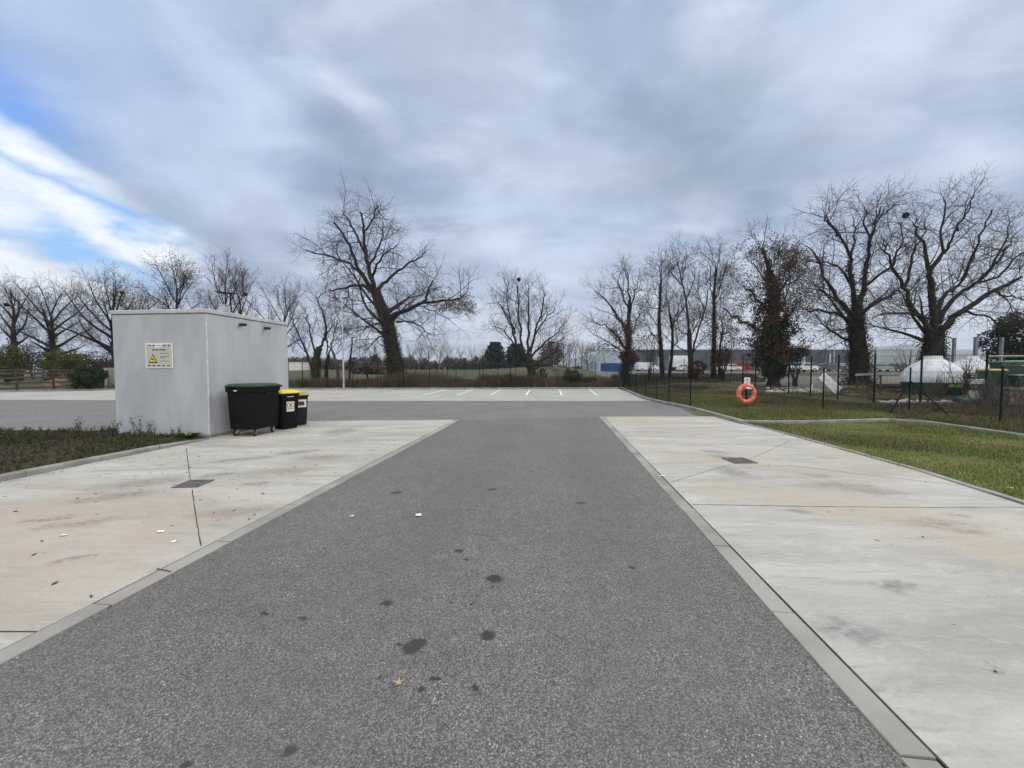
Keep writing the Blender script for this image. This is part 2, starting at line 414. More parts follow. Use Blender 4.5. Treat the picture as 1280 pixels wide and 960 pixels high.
# terrain sheet to the horizon
def axis(fine0, fine1, step, far0, far1):
    a = list(np.arange(fine0, fine1 + step / 2, step)); q, d = fine0, step
    lo = []
    while q > far0: d *= 1.22; q -= d; lo.append(q)
    q, d = fine1, step; hi = []
    while q < far1: d *= 1.22; q += d; hi.append(q)
    return np.array(lo[::-1] + a + hi)
ax = axis(-48, 100, 1.0, -3200, 3200); ay = axis(-8, 110, 1.0, -300, 4200)
X, Y = np.meshgrid(ax, ay); Z = hz(X, Y)
Z = Z + np.where((Y > 34), .10 * (np.sin(X * .31 + Y * .17) + np.sin(X * .13 - Y * .29)), 0) * np.clip((Y - 34) / 20, 0, 1)
nx, ny = len(ax), len(ay)
idx = np.arange(nx * ny).reshape(ny, nx)
fq = np.stack([idx[:-1, :-1], idx[:-1, 1:], idx[1:, 1:], idx[1:, :-1]], -1).reshape(-1, 4)
ter = link('terrain', np_mesh('terrain', np.stack([X, Y, Z], -1).reshape(-1, 3), fq), M['terrain'], smooth_=True); struct(ter)

def xl(y): return -2.985 + .1140 * y           # left asphalt edge
def xr(y): return 1.420 + .1165 * y            # right asphalt edge
KW = .15
oil = []
for px, py, r, e in [(573.6, 689, 7, .8), (618, 724, 13, .85), (483, 755, 10, .7), (517, 809, 15, 1.1), (525, 803, 11, .7), (609, 795, 12, .9), (542, 849, 6.5, .8), (527, 862.5, 5, 1),
                     (594, 860, 6, 1), (583, 700, 4, .6), (616, 735, 3.5, .8), (564.5, 754, 3, .8), (597, 745, 3, .8), (362, 940, 10, 1), (378, 774, 8, .6), (330, 768, 7, .6),
                     (496, 616, 9, .5), (615, 612, 8, .4), (726, 629, 8, .6), (790, 710, 6, .6), (475, 848, 4, 1), (548, 850, 4, 1), (235, 955, 9, .8), (588, 756, 2.5, 1), (500, 806, 7, .5)]:
    g = G(px, py); k = r / F * g.y
    oil.append((g.x, g.y, k, k * e, U(-.5, .5)))
M['road'] = asphalt_mat('road_asphalt', (.222, .213, .196), True, oil)
M['cross'] = asphalt_mat('cross_road_asphalt', (.240, .234, .217), False)
def st(lst):
    r = []
    for px, py, hx, hy, a in lst:
        g = G(px, py); r.append((g.x, g.y, hx / F * g.y, hy * g.y * g.y / (F * EYE), a))
    return r
brown_r = st([(1022, 595, 22, 4, -.1), (1095, 615, 55, 7, -.25), (1211, 666, 40, 5, -.15), (1192, 644, 16, 3, 0), (1036, 573, 14, 2.5, 0), (1165, 655, 60, 10, -.1), (1050, 608, 60, 6, -.1)])
grey_r = st([(892, 565, 26, 3, -.5), (905, 572, 22, 3, -.9), (1120, 733, 32, 8, -.1), (1005, 641, 22, 4, 0), (915, 590, 26, 9, 0), (1235, 835, 18, 6, 0), (1060, 790, 40, 22, 0)])
brown_l = st([(365, 588, 60, 6, .2), (400, 572, 40, 4, .2), (300, 640, 70, 10, .3), (100, 655, 60, 8, .3)])
grey_l = st([(272, 594, 30, 4.5, .75), (175, 605, 60, 9, .5), (318, 606, 26, 2.5, .1), (425, 540, 26, 6, 0), (370, 566, 40, 3.5, .6), (140, 622, 60, 8, .5), (60, 650, 40, 5, .4), (90, 700, 30, 4, .4), (300, 575, 60, 4, .5)])
gt = G(60, 690)
M['slab_l'] = concrete_mat('slab_concrete_tan', (.405, .392, .34), (.41, .34, .265), brown_l, grey_l, (gt.x - .6, gt.y, .9, 2.6), 1.0)
M['slab_r'] = concrete_mat('slab_concrete', (.41, .402, .36), (.41, .36, .265), brown_r, grey_r, None, .55, (4.9, 4.3, .5, 1.8), 13.0)
M['bay'] = concrete_mat('bay_concrete', (.385, .38, .35), (.37, .35, .30), (), (), None, .5, None, 31.0)

sheet('road', [(xl(-6), -6), (xr(-6), -6), (xr(12.62), 12.62), (1.2, 12.45), (xl(12.0), 12.0)], .004, M['road'])
sheet('cross_road', [(-60, 9.65), (-5, 9.65), (7.2, 10.2), (6.81, 13.0), (7.02, 15.29), (6.88, 17.38), (6.92, 18.97), (-11.47, 18.97), (-26.28, 19.7), (-60, 22.5)], 0, M['cross'])
bay = sheet('parking_bay', [(-60, 22.5), (-26.28, 19.7), (-11.47, 18.97), (6.92, 18.97), (6.95, 20.44), (7.9, 25.98), (8.62, 30.75), (-16.94, 29.75), (-30.03, 29.2), (-34.2, 26.2), (-60, 20.9 + 3)], .004, M['bay'])
left_slab = sheet('left_slab', [(xl(-6) - KW, -6), (xl(12.0) - KW, 12.0), (-1.78, 12.0), (-6.5, 11.64), (-6.63, 11.6), (-6.97, 8.78), (-6.86, 8.7), (-6.96, 7.57), (-7.13, 6.31), (-7.2, 5.36), (-7.45, 3), (-8.0, -6)], .008, M['slab_l'])
right_slab = sheet('right_slab', [(xr(-6) + KW, -6), (5.0, -6), (5.75, 2.5), (5.99, 4.44), (6.33, 5.91), (6.5, 7.57), (6.74, 10.08), (6.62, 11.11), (6.66, 11.7), (6.78, 12.8), (xr(12.8) + KW, 12.8)], .008, M['slab_r'])
sheet('lower_lawn', [(5.0, -6), (11, -6), (11.3, 4), (11.7, 8.7), (11.9, 11.6), (8.23, 11.0), (6.62, 11.11), (6.74, 10.08), (6.5, 7.57), (6.33, 5.91), (5.99, 4.44), (5.75, 2.5)], .014, M['moss'])
BANK = [(8.68, 31.4), (7.9, 25.98), (6.97, 20.44), (6.92, 17.38), (7.06, 15.29), (6.85, 13), (6.7, 11.7), (6.68, 11.13), (8.23, 11.0), (11.89, 11.66), (11.7, 8.7), (11.3, 4), (10.6, -6), (16, -6), (16, 31.4)]
sheet('upper_verge', BANK, .10, M['verge_soil'])
BED = [(-6.99, 8.75), (-7.0, 7.57), (-7.18, 6.31), (-7.25, 5.36), (-7.5, 3), (-16, 3), (-16, 9.72), (-9.2, 9.62), (-9.15, 9.1)]
sheet('planting_bed', BED, .045, M['soil'])

def resample(pts, step):
    P = [Vector((p[0], p[1], 0)) for p in pts]; out = [P[0]]; acc = 0
    L = sum((b - a).length for a, b in zip(P, P[1:])); n = max(1, round(L / step)); step = L / n
    seg = 0; pos = P[0].copy(); left = step
    while seg < len(P) - 1:
        d = P[seg + 1] - pos
        if d.length >= left - 1e-6:
            pos = pos + d.normalized() * left; out.append(pos.copy()); left = step
            if len(out) == n + 1: break
        else:
            left -= d.length; pos = P[seg + 1].copy(); seg += 1
    if len(out) < n + 1: out.append(P[-1])
    return out
def kerb_run(name, pts, w, h0, m, side=1, h1=None, stone=1.0, z0=-.06, gap=.009, ch=.018):
    mb = MB(); Q = resample(pts, stone); n = len(Q) - 1; h1 = h0 if h1 is None else h1
    for i in range(n):
        a, b = Q[i], Q[i + 1]; d = (b - a).normalized(); nn = Vector((d.y, -d.x, 0)) * side
        dn = (Q[i + 2] - b).normalized() if i + 2 <= n else d
        nb = Vector((dn.y, -dn.x, 0)) * side
        dp = (a - Q[i - 1]).normalized() if i else d
        na = Vector((dp.y, -dp.x, 0)) * side
        na = (na + nn).normalized(); nb = (nb + nn).normalized()
        a2 = a + d * gap / 2 + nn * U(-.005, .005); b2 = b - d * gap / 2 + nn * U(-.005, .005)
        ha = h0 + (h1 - h0) * i / n + U(-.004, .004); hb = h0 + (h1 - h0) * (i + 1) / n + U(-.004, .004)
        r = []
        for p, nv, h in ((a2, na, ha), (b2, nb, hb)):
            r.append([p + Vector((0, 0, z0)), p + Vector((0, 0, h - ch)), p + nv * ch + Vector((0, 0, h)), p + nv * (w - ch * .4) + Vector((0, 0, h)), p + nv * w + Vector((0, 0, h - ch * .4)), p + nv * w + Vector((0, 0, z0))])
        mb.loft(r)
    return struct(mb.build(name, m))
kerb_run('road_kerb', [(xl(-6), -6), (xl(12.0), 12.0)], KW - .014, .012, M['kerb_flush'], -1, stone=.93, ch=.004)
kerb_run('road_kerb', [(xr(-6), -6), (xr(12.8), 12.8)], KW - .014, .012, M['kerb_flush'], 1, stone=.93, ch=.004)
kerb_run('bed_kerb', [(-8.0, -6), (-7.46, 3), (-7.22, 5.36), (-7.15, 6.31), (-6.98, 7.57)], .13, .115, M['kerb'], -1, h1=.085, stone=1.0)
kerb_run('bed_kerb', [(-6.98, 7.58), (-6.90, 8.72)], .13, .082, M['kerb'], -1, h1=.02, stone=.6)
kerb_run('verge_kerb', [(8.72, 31.0), (7.9, 25.98), (6.93, 20.44), (6.88, 17.38), (7.02, 15.29), (6.81, 13.0), (6.66, 11.7), (6.63, 11.11)], .13, .115, M['kerb'], -1, stone=.95)
kerb_run('verge_kerb', [(6.66, 11.09), (8.23, 10.95), (11.5, 11.5), (11.87, 11.4), (11.65, 8.7), (11.2, 4), (10.5, -6)], .11, .11, M['kerb'], -1, stone=.95)
kerb_run('far_kerb', [(-60, 22.0), (-34.16, 26.1), (-30.03, 29.1), (-16.94, 29.6), (8.5, 30.62)], .16, .12, M['kerb'], -1, stone=1.0)
kerb_run('lawn_edging', [(4.95, -6), (5.75, 2.5), (5.99, 4.44), (6.33, 5.91), (6.5, 7.57), (6.74, 10.08), (6.64, 11.0)], .09, .03, M['kerb_flush'], 1, stone=1.0, ch=.006)
kerb_run('bed_back_edging', [(-16, 9.74), (-9.3, 9.64)], .08, .07, M['kerb_flush'], -1, stone=1.0)

def strip(name, pts, w, z, m, parent, wob=0.0):
    P = [Vector((p[0], p[1], 0)) for p in pts]
    if wob:
        Q = resample(pts, .12); P = [Q[0]] + [q + Vector((U(-wob, wob), U(-wob, wob), 0)) for q in Q[1:-1]] + [Q[-1]]
    v, f = [], []
    for i, p in enumerate(P):
        d = (P[min(i + 1, len(P) - 1)] - P[max(i - 1, 0)]).normalized(); n = Vector((d.y, -d.x, 0)) * w / 2 * (U(.6, 1.3) if wob else 1)
        v += [(p.x - n.x, p.y - n.y, z), (p.x + n.x, p.y + n.y, z)]
    for i in range(len(P) - 1): f.append((2 * i, 2 * i + 1, 2 * i + 3, 2 * i + 2))
    return link(name, np_mesh(name, v, f), m, parent)
strip('joint', [(xl(-6) - KW + .005, -6), (xl(12) - KW + .005, 12.0)], .012, .0105, M['joint'], left_slab)
strip('joint', [(xr(-6) + KW - .004, -6), (xr(12.8) + KW - .004, 12.8)], .012, .0105, M['joint'], right_slab)
g2 = lambda *q: [G(*p) for p in q]
strip('crack', g2((233, 560), (234.5, 575), (238, 602)), .009, .0106, M['joint'], left_slab, .003)
strip('crack', g2((240.5, 613), (243.5, 636), (247, 660), (251.5, 684)), .009, .0106, M['joint'], left_slab, .003)
strip('joint', [G(-60, 791), G(50, 791.5), G(72, 793)], .010, .0106, M['joint'], left_slab)
strip('crack', g2((200, 583), (210, 580), (220, 578)), .012, .0106, M['joint'], left_slab, .003)
strip('crack', g2((196, 713), (204, 714.5), (214, 717)), .010, .0160, M['joint'], left_slab, .008)
strip('joint', g2((866, 631.5), (1010, 634), (1150, 635.3), (1285, 635)), .009, .0106, M['joint'], right_slab, .002)
strip('crack', g2((838, 604), (876, 592), (915, 581)), .011, .0106, M['joint_faint'], right_slab, .004)
strip('crack', g2((942, 572), (965, 562), (986, 552)), .011, .0106, M['joint_faint'], right_slab, .004)
strip('crack', g2((985, 582), (1080, 594), (1215, 609)), .008, .0106, M['joint_faint'], right_slab, .003)
strip('joint', [(-26.28, 19.75), (-11.47, 19.02), (6.9, 19.02)], .05, .0066, M['joint'], bay)
for xx in (-14.5, -9.2, -3.9, 1.4): strip('joint', [(xx, 19.1), (xx - .2, 29.6)], .02, .0066, M['joint_faint'], bay)
# painted bay lines
LN = [((-5.12, 29.44), (-5.42, 23.32)), ((-3.0, 29.44), (-3.35, 23.32)), ((-.86, 29.44), (-1.33, 23.32)), ((1.39, 29.5), (.85, 23.32)), ((3.66, 29.7), (3.01, 23.32)), ((6.0, 29.9), (5.17, 23.32))]
for a, b in LN:
    mb = MB(); ww = .055
    mb.poly([(a[0] - ww, a[1], .008), (a[0] + ww, a[1], .008), (b[0] + ww, b[1], .008), (b[0] - ww, b[1], .008)])
    struct(mb.build('parking_line', M['line_paint']))
M['line_worn'] = pmat('line_worn', (.50, .50, .48), (.40, .40, .38), 2.5, .8)
for k in range(4):
    x0 = -7.25 - 2.13 * k
    mb = MB(); mb.poly([(x0 - .05, 29.3, .008), (x0 + .05, 29.3, .008), (x0 - .22, 23.4, .008), (x0 - .32, 23.4, .008)])
    struct(mb.build('parking_line', M['line_worn']))
sheet('moss_patch', g2((852, 511.3), (868, 513.8), (890, 520.4), (872, 519.4)), .012, M['moss'])

# far hills
def hill(name, x0, x1, y0, h, seed, m=None):
    n, k = 120, 12; v = []; f = []
    for j in range(k + 1):
        t = j / k
        for i in range(n + 1):
            s_ = i / n; x = x0 + (x1 - x0) * s_
            prof = (sin(pi * s_) ** .6) * (.62 + .38 * mnoise.fractal(Vector((x / 420 + seed, seed, 0)), 1, 2, 4) * 1.4)
            v.append((x, y0 + t * 900, max(-5, h * prof * sin(pi / 2 * min(1, t * 1.6)) + 6 * mnoise.noise(Vector((x / 90, t * 9, seed))))))
    for j in range(k):
        for i in range(n):
            a = j * (n + 1) + i; f.append((a, a + 1, a + n + 2, a + n + 1))
    o = link(name, np_mesh(name, v, f), m or M['hill'], smooth_=True); return struct(o)
hill('hills', -700, 1500, 2000, 105, 3.1)
hill('hills', 1500, 4200, 1900, 175, 8.4)
hill('hills', -4200, -500, 2300, 75, 5.7)

# asphalt yard beyond the fences
def drape(name, x0, x1, y0, y1, m, dz=.03, step=2.0):
    xs = np.arange(x0, x1 + .1, step); ys = np.arange(y0, y1 + .1, step)
    A, B = np.meshgrid(xs, ys)
    C_ = hz(A, B) + np.where((B > 34), .10 * (np.sin(A * .31 + B * .17) + np.sin(A * .13 - B * .29)), 0) * np.clip((B - 34) / 20, 0, 1) + dz
    n_, m_ = len(xs), len(ys); ii = np.arange(n_ * m_).reshape(m_, n_)
    q = np.stack([ii[:-1, :-1], ii[:-1, 1:], ii[1:, 1:], ii[1:, :-1]], -1).reshape(-1, 4)
    return struct(link(name, np_mesh(name, np.stack([A, B, C_], -1).reshape(-1, 3), q), m, smooth_=True))
drape('yard_asphalt', 13, 99, 50, 100, M['yard'], .06)
drape('gravel_yard', 19, 60, 19, 46, pmat('gravel', (.20, .18, .15), (.10, .085, .065), 1.3, .95, .0, bump=.8, bscale=12), .03)

# ================================================================== HUT
hb = Vector((-6.985, 8.84, 0))
HW, HD, HH = 2.46, 2.68, 2.98
hut = thing('concrete_hut', 'pale grey rendered utility hut with flat roof beside the left concrete slab', 'hut', hb, -ROAD)
mb = MB(); mb.box((-HW / 2, HD / 2, HH / 2 - .05), (HW, HD, HH + .1 - .115), bevel=.012); mb.build('wall', M['wall'], hut)
roof = MB()
roof.box((-HW / 2, HD / 2, HH - .0545), (HW + .04, HD + .04, .095), bevel=.012)
rf = roof.build('roof', M['coping'], hut)
mb = MB(); mb.box((-HW / 2, HD / 2, HH - .11), (HW + .012, HD + .012, .012)); mb.build('drip_edge', M['dark_metal'], rf)
mb = MB(); mb.box((.003, -.003, HH / 2 - .1), (.022, .022, HH - .26)); mb.build('corner_trim', M['trim'], hut)
mb = MB(); mb.box((-HW / 2, HD / 2, .03), (HW + .05, HD + .05, .10), bevel=.01); mb.build('plinth', M['kerb'], hut)
for yy, zz in ((.94, 2.72), (1.77, 2.715)):
    mb = MB(); mb.cyl((-.02, yy, zz), (.17, yy, zz - .012), .036, n=14); mb.cyl((.16, yy, zz - .011), (.172, yy, zz - .012), .028, n=14)
    sp = mb.build('spout', M['dark_metal'], hut, True, 40)
    mb = MB(); mb.cyl((0, yy, zz), (.012, yy, zz), .058, n=16); mb.build('flange', M['galv'], sp)
# vent box and aerial on the roof
mb = MB(); mb.box((-.12, .62, 3.07), (.13, .14, .15), bevel=.01); mb.build('roof_vent', M['coping'], hut)
mb = MB(); mb.box((-.12, .62, 3.155), (.16, .17, .02), bevel=.006); mb.build('vent_cap', M['galv'], hut)
ae = MB(); ae.cyl((.07, .62, 2.98), (.05, .62, 3.44), .015, n=8)
aer = ae.build('aerial_mast', M['black_plastic'], hut)
ae = MB(); ae.cyl((-.27, .57, 3.47), (.17, .68, 3.43), .015, n=8)
for t in (.1, .35, .6, .9):
    c = Vector((-.27, .57, 3.47)).lerp(Vector((.17, .68, 3.43)), t); ae.cyl(c + Vector((.03, -.12, 0)), c + Vector((-.03, .12, 0)), .009, n=6)
ae.cyl((-.16, .6, 3.455), (.05, .62, 3.33), .012, n=6)
ae.build('aerial', M['black_plastic'], aer)

# sign on the hut front.  local frame: x right, z up, y towards the viewer is -y
sg0 = at(181.3, 429.2, 8.98); sg1 = at(219.2, 460.0, 8.93)
sign = thing('warning_sign', 'cream warning sign with yellow triangle fixed to the front of the grey hut', 'sign', (0, 0, 0), -ROAD)
W_, H_ = .715, .575
loc = hb + Matrix.Rotation(-ROAD, 3, 'Z') @ Vector((-1.225, -.016, 1.905)); sign.location = loc
mb = MB(); mb.box((0, .006, 0), (W_, .012, H_), bevel=.003); mb.build('panel', M['sign_white'], sign)
mb = MB(); mb.box((0, -.0015, 0), (W_ - .055, .003, H_ - .05)); mb.build('face', M['sign_cream'], sign)
mb = MB()
mb.box((-.005, -.004, .235), (.17, .002, .085)); mb.build('name_plate', M['sign_white'], sign)
for i, x in enumerate((-.26, -.135, -.01, .115, .24)):
    mb = MB(); mb.prism([(x - .045, -.0035, -.243), (x + .025, -.0035, -.243), (x + .045, -.0035, -.218), (x - .025, -.0035, -.218)], (0, -.002, 0)); mb.build('hazard_stripe', M['print_dark'], sign)
for x in (-.235, -.125, .155, .275):
    mb = MB(); mb.prism([(x - .04, -.0035, .225), (x + .02, -.0035, .225), (x + .04, -.0035, .25), (x - .02, -.0035, .25)], (0, -.002, 0)); mb.build('hazard_stripe', M['print_dark'], sign)
def tri(cx, cz, w, h): return [(cx - w / 2, 0, cz - h / 2), (cx + w / 2, 0, cz - h / 2), (cx, 0, cz + h / 2)]
mb = MB(); mb.prism([(x, -.0035, z) for x, _, z in tri(-.155, -.06, .235, .22)], (0, -.002, 0)); tr = mb.build('warning_triangle', M['print_dark'], sign)
mb = MB(); mb.prism([(x, -.006, z) for x, _, z in tri(-.155, -.065, .165, .155)], (0, -.002, 0)); mb.build('triangle_face', M['sign_yellow'], tr)
mb = MB()
fp = [(-.205, -.085), (-.185, -.072), (-.165, -.062), (-.15, -.075), (-.135, -.09), (-.115, -.085), (-.125, -.1), (-.15, -.105), (-.165, -.09), (-.185, -.095)]
mb.prism([(x, -.0085, z) for x, z in fp], (0, -.0015, 0)); mb.cyl((-.147, -.0085, -.048), (-.147, -.010, -.048), .011, n=10)
mb.build('triangle_symbol', M['print_dark'], tr)
def text(name, body, size, loc, m, parent, rot=(pi / 2, 0, 0), align='CENTER', ext=.0008, bold=0.0, sx=1.0):
    cu = bpy.data.curves.new(name, 'FONT'); cu.body = body; cu.size = size; cu.align_x = align; cu.align_y = 'CENTER'
    cu.extrude = ext; cu.offset = bold; cu.resolution_u = 3
    cu.materials.append(m)
    tmp = bpy.data.objects.new(name, cu); COL.objects.link(tmp); bpy.context.view_layer.update()
    me = bpy.data.meshes.new_from_object(tmp.evaluated_get(bpy.context.evaluated_depsgraph_get())); bpy.data.objects.remove(tmp)
    me.materials.clear(); me.materials.append(m)
    o = bpy.data.objects.new(name, me); COL.objects.link(o); o.parent = parent
    o.location = loc; o.rotation_euler = rot; o.scale = (sx, 1, 1); return o
text('lettering', 'AIRE DE LAVAGE', .052, (.0, -.0045, .135), M['print_dark'], sign, bold=.0012, sx=.9)
for z, x0, x1 in ((.055, .035, .25), (-.02, .03, .285), (-.055, .03, .155), (-.125, .03, .27)):
    mb = MB(); x = x0
    while x < x1:
        w = U(.018, .05); w = min(w, x1 - x); mb.box((x + w / 2, -.004, z), (w, .002, .013)); x += w + .008
    mb.build('text_line', M['print_dark'], sign)
mb = MB()
for i in range(6): mb.box((-.06 + i * .02, -.0065, .238), (.014, .002, .012))
mb.build('text_line', M['print_dark'], sign)

# ================================================================== BINS
def bin4(name, label, loc, rz, w, d, h, mb_, ml, group=None, lid=True, white_tag=True, cat='wheeled bin'):
    r = thing(name, label, cat, loc, rz, group)
    b = MB(); zb = .165 * h / 1.24
    rings = [rrect(w * .87, d * .87, .05, zb), rrect(w * .89, d * .89, .05, zb + .06), rrect(w * .965, d * .965, .05, h * .80), rrect(w * .975, d * .975, .05, h * .84),
             rrect(w * 1.03, d * 1.03, .05, h * .845), rrect(w * 1.03, d * 1.03, .05, h * .935), rrect(w * .93, d * .93, .04, h * .935), rrect(w * .88, d * .88, .04, h * .5)]
    b.loft(rings)
    body = b.build('body', mb_, r, True, 35)
    b = MB()
    for i in range(3):                                     # upright ribs and grip rail on the faces
        x = (-.28 + .28 * i) * w
        b.box((x, -d * .455, h * .5), (.025, .022, h * .5), Matrix.Rotation(-.03, 4, 'X'))
        y = (-.28 + .28 * i) * d
        b.box((w * .455, y, h * .5), (.022, .025, h * .5), Matrix.Rotation(.03, 4, 'Y'))
    b.build('rib', mb_, body)
    for sx in (-1, 1):
        b = MB(); b.cyl((sx * w * .49, 0, h * .80), (sx * (w * .49 + .07), 0, h * .80), .022, n=10); b.build('lifting_pin', M['dark_metal'], r)
    if lid:
        b = MB()
        b.loft([rrect(w * 1.06, d * 1.06, .06, h * .938), rrect(w * 1.07, d * 1.07, .06, h * .955), rrect(w * 1.02, d * 1.02, .07, h * .975), rrect(w * .9, d * .86, .08, h * .995), rrect(w * .5, d * .45, .08, h * 1.0)])
        L_ = b.build('lid', ml, r, True, 35)
        b = MB()
        for i in (-1, 0, 1): b.box((i * w * .3, -.1 * d, h * .985), (.035, d * .62, .03), bevel=.008)
        b.build('lid_rib', ml, L_)
        for sx in (-.3, .3):
            b = MB(); b.box((sx * w, -d * .555, h * .93), (.14, .03, .028), bevel=.008); b.build('lid_grip', M['black_plastic'], L_)
        b = MB(); b.cyl((-w * .52, d * .545, h * .93), (w * .52, d * .545, h * .93), .022, n=10); b.build('hinge_rod', M['black_plastic'], L_)
    if white_tag:
        b = MB(); b.box((-w * .13, -d * .518, h * .868), (.075, .006, .022)); b.build('tag_plate', M['sticker_white'], r)
    for sx in (-1, 1):
        for sy in (-1, 1):
            x, y = sx * w * .33, sy * d * .33; a = U(-.35, .35) + .3
            rot = Matrix.Translation((x, y, 0)) @ Matrix.Rotation(a, 4, 'Z')
            c = MB(); rr = .082
            c.cyl((-.022, 0, rr), (.022, 0, rr), rr, n=22); q = c.build('wheel', M['rubber'], r, True, 40); q.matrix_local = rot
            c = MB(); c.cyl((-.026, 0, rr), (.026, 0, rr), .048, n=14); q2 = c.build('hub', M['galv'], q, True, 40)
            c = MB()
            for s_ in (-1, 1): c.box((s_ * .034, .02, rr + .055), (.006, .06, .13), Matrix.Rotation(.25, 4, 'X'))
            c.box((0, .035, rr + .118), (.10, .11, .012)); c.cyl((-.045, 0, rr), (.045, 0, rr), .01, n=8)
            q3 = c.build('castor_fork', M['galv'], r); q3.matrix_local = rot
    return r
bin4('waste_container', 'large black four-wheeled waste container with dark green lid against the grey hut', (-6.29, 9.36, .008), -ROAD, .74, .86, 1.245, M['black_plastic'], M['lid_green'])

def bin2(name, label, loc, rz, w, d, h, mb_, ml, stick):
    """wheelie bin; front faces local -y"""
    r = thing(name, label, 'wheelie bin', loc, rz)
    b = MB()
    b.loft([rrect(w * .78, d * .70, .035, .02, 0, -.03), rrect(w * .80, d * .74, .04, .10, 0, -.03), rrect(w * .95, d * .93, .045, h * .82), rrect(w * .96, d * .95, .045, h * .86), rrect(w * 1.03, d * 1.02, .045, h * .865), rrect(w * 1.03, d * 1.02, .045, h * .905), rrect(w * .9, d * .9, .04, h * .905), rrect(w * .85, d * .85, .04, h * .5)])
    b.build('body', mb_, r, True, 35)
    b = MB()
    b.loft([rrect(w * 1.07, d * 1.08, .05, h * .908), rrect(w * 1.08, d * 1.09, .05, h * .93), rrect(w * 1.0, d * .98, .06, h * .965), rrect(w * .75, d * .68, .06, h * .995)])
    L_ = b.build('lid', ml, r, True, 35)
    b = MB(); b.box((0, -d * .55, h * .925), (w * .5, .03, .022), bevel=.006); b.build('lid_grip', ml, L_)
    b = MB(); b.cyl((-w * .42, d * .60, h * .93), (w * .42, d * .60, h * .93), .018, n=10)
    for sx in (-1, 1): b.box((sx * w * .36, d * .54, h * .92), (.035, .14, .04))
    b.build('handle', mb_, r)
    for sx in (-1, 1):
        c = MB(); x = sx * w * .43; c.cyl((x - .022, d * .36, .10), (x + .022, d * .36, .10), .10, n=22); q = c.build('wheel', M['rubber'], r, True, 40)
        c = MB(); c.cyl((x - .026, d * .36, .10), (x + .026, d * .36, .10), .05, n=14); c.build('hub', M['galv'], q, True, 40)
    c = MB(); c.cyl((-w * .43, d * .36, .10), (w * .43, d * .36, .10), .012, n=8); c.build('axle', M['galv'], r)
    zc, sw, sh, kind = stick
    yc = lambda z: -(.03 + d * .37 + (d * .095 - .03) * (z - .10) / (h * .72)) - .008
    def pl(x, z, w_, h_, m, nm, par, e=0.0):
        y = yc(z); tilt = (yc(z + .1) - yc(z - .1)) / .2
        c = MB(); c.box((x, y - e, z), (w_, .004, h_), Matrix.Rotation(atan(-tilt), 4, 'X')); return c.build(nm, m, par)
    st_ = pl(0, zc, sw, sh, M['sticker'] if kind == 1 else M['sticker_white'], 'sticker', r)
    if kind == 1:
        for x in (-.05, .05):
            pl(x, zc + .04, .075, .11, M['print_dark'], 'printed_square', st_, .003)
            pl(x, zc + .04, .055, .085, M['sticker'], 'printed_square', st_, .0055)
        pl(.0, zc + .04, .02, .05, M['print_dark'], 'printed_mark', st_, .003)
        for k in range(4): pl(-.07 + .045 * k, zc - .055, .03, .018, M['print_dark'], 'printed_mark', st_, .003)
        pl(0, zc + .26, .16, .014, M['sticker_white'], 'printed_mark', r, .002)
    else:
        pl(.03, zc, .17, .11, M['print_maroon'], 'printed_block', st_, .003)
        for k in range(3): pl(-.03 + .055 * k, zc, .018, .09, M['print_dark'], 'printed_mark', st_, .006)
    return r
bin2('wheelie_bin', 'black wheelie bin with bright yellow lid and small cream sticker, beside the large container', (-6.07, 10.26, .008), radians(58), .50, .58, 1.04, M['black_plastic'], M['lid_yellow'], (.60, .20, .26, 1))
bin2('wheelie_bin', 'smallest wheelie bin with dull yellow lid and wide white sticker with dark red print', (-6.10, 10.93, .008), radians(40), .46, .50, .93, M['navy_plastic'], M['lid_yellow_dull'], (.62, .34, .22, 2))

# ================================================================== DRAINS, LITTER
def grate(label, cx, cy, w, d, rz, bars, zz):
    r = thing('drain_grate', label, 'drain grate', (cx, cy, zz), rz)
    m_ = MB(); m_.poly([(-w / 2, -d / 2, .0012), (w / 2, -d / 2, .0012), (w / 2, d / 2, .0012), (-w / 2, d / 2, .0012)]); m_.build('pit_shade', M['pit_shade'], r)  # flat sheet, the shade of the hollow below painted near-black
    m_ = MB()
    for s_ in (-1, 1):
        m_.box((s_ * (w / 2 - .012), 0, .008), (.024, d, .012)); m_.box((0, s_ * (d / 2 - .012), .008), (w - .05, .024, .012))
    m_.build('frame', M['iron'], r)
    m_ = MB()
    for i in range(bars):
        y = -d / 2 + d * (i + .5) / bars; m_.box((0, y, .006), (w - .05, d / bars * .5, .008))
    m_.box((0, 0, .0045), (.02, d - .05, .004))
    m_.build('bars', M['iron'], r)
    return r
grate('black drain grate in the left slab where the long crack meets it', -4.40, 5.26, .33, .34, .1, 7, .009)
grate('black drain grate in the right slab with grey stain trailing behind it', 3.93, 6.60, .40, .38, .05, 7, .009)
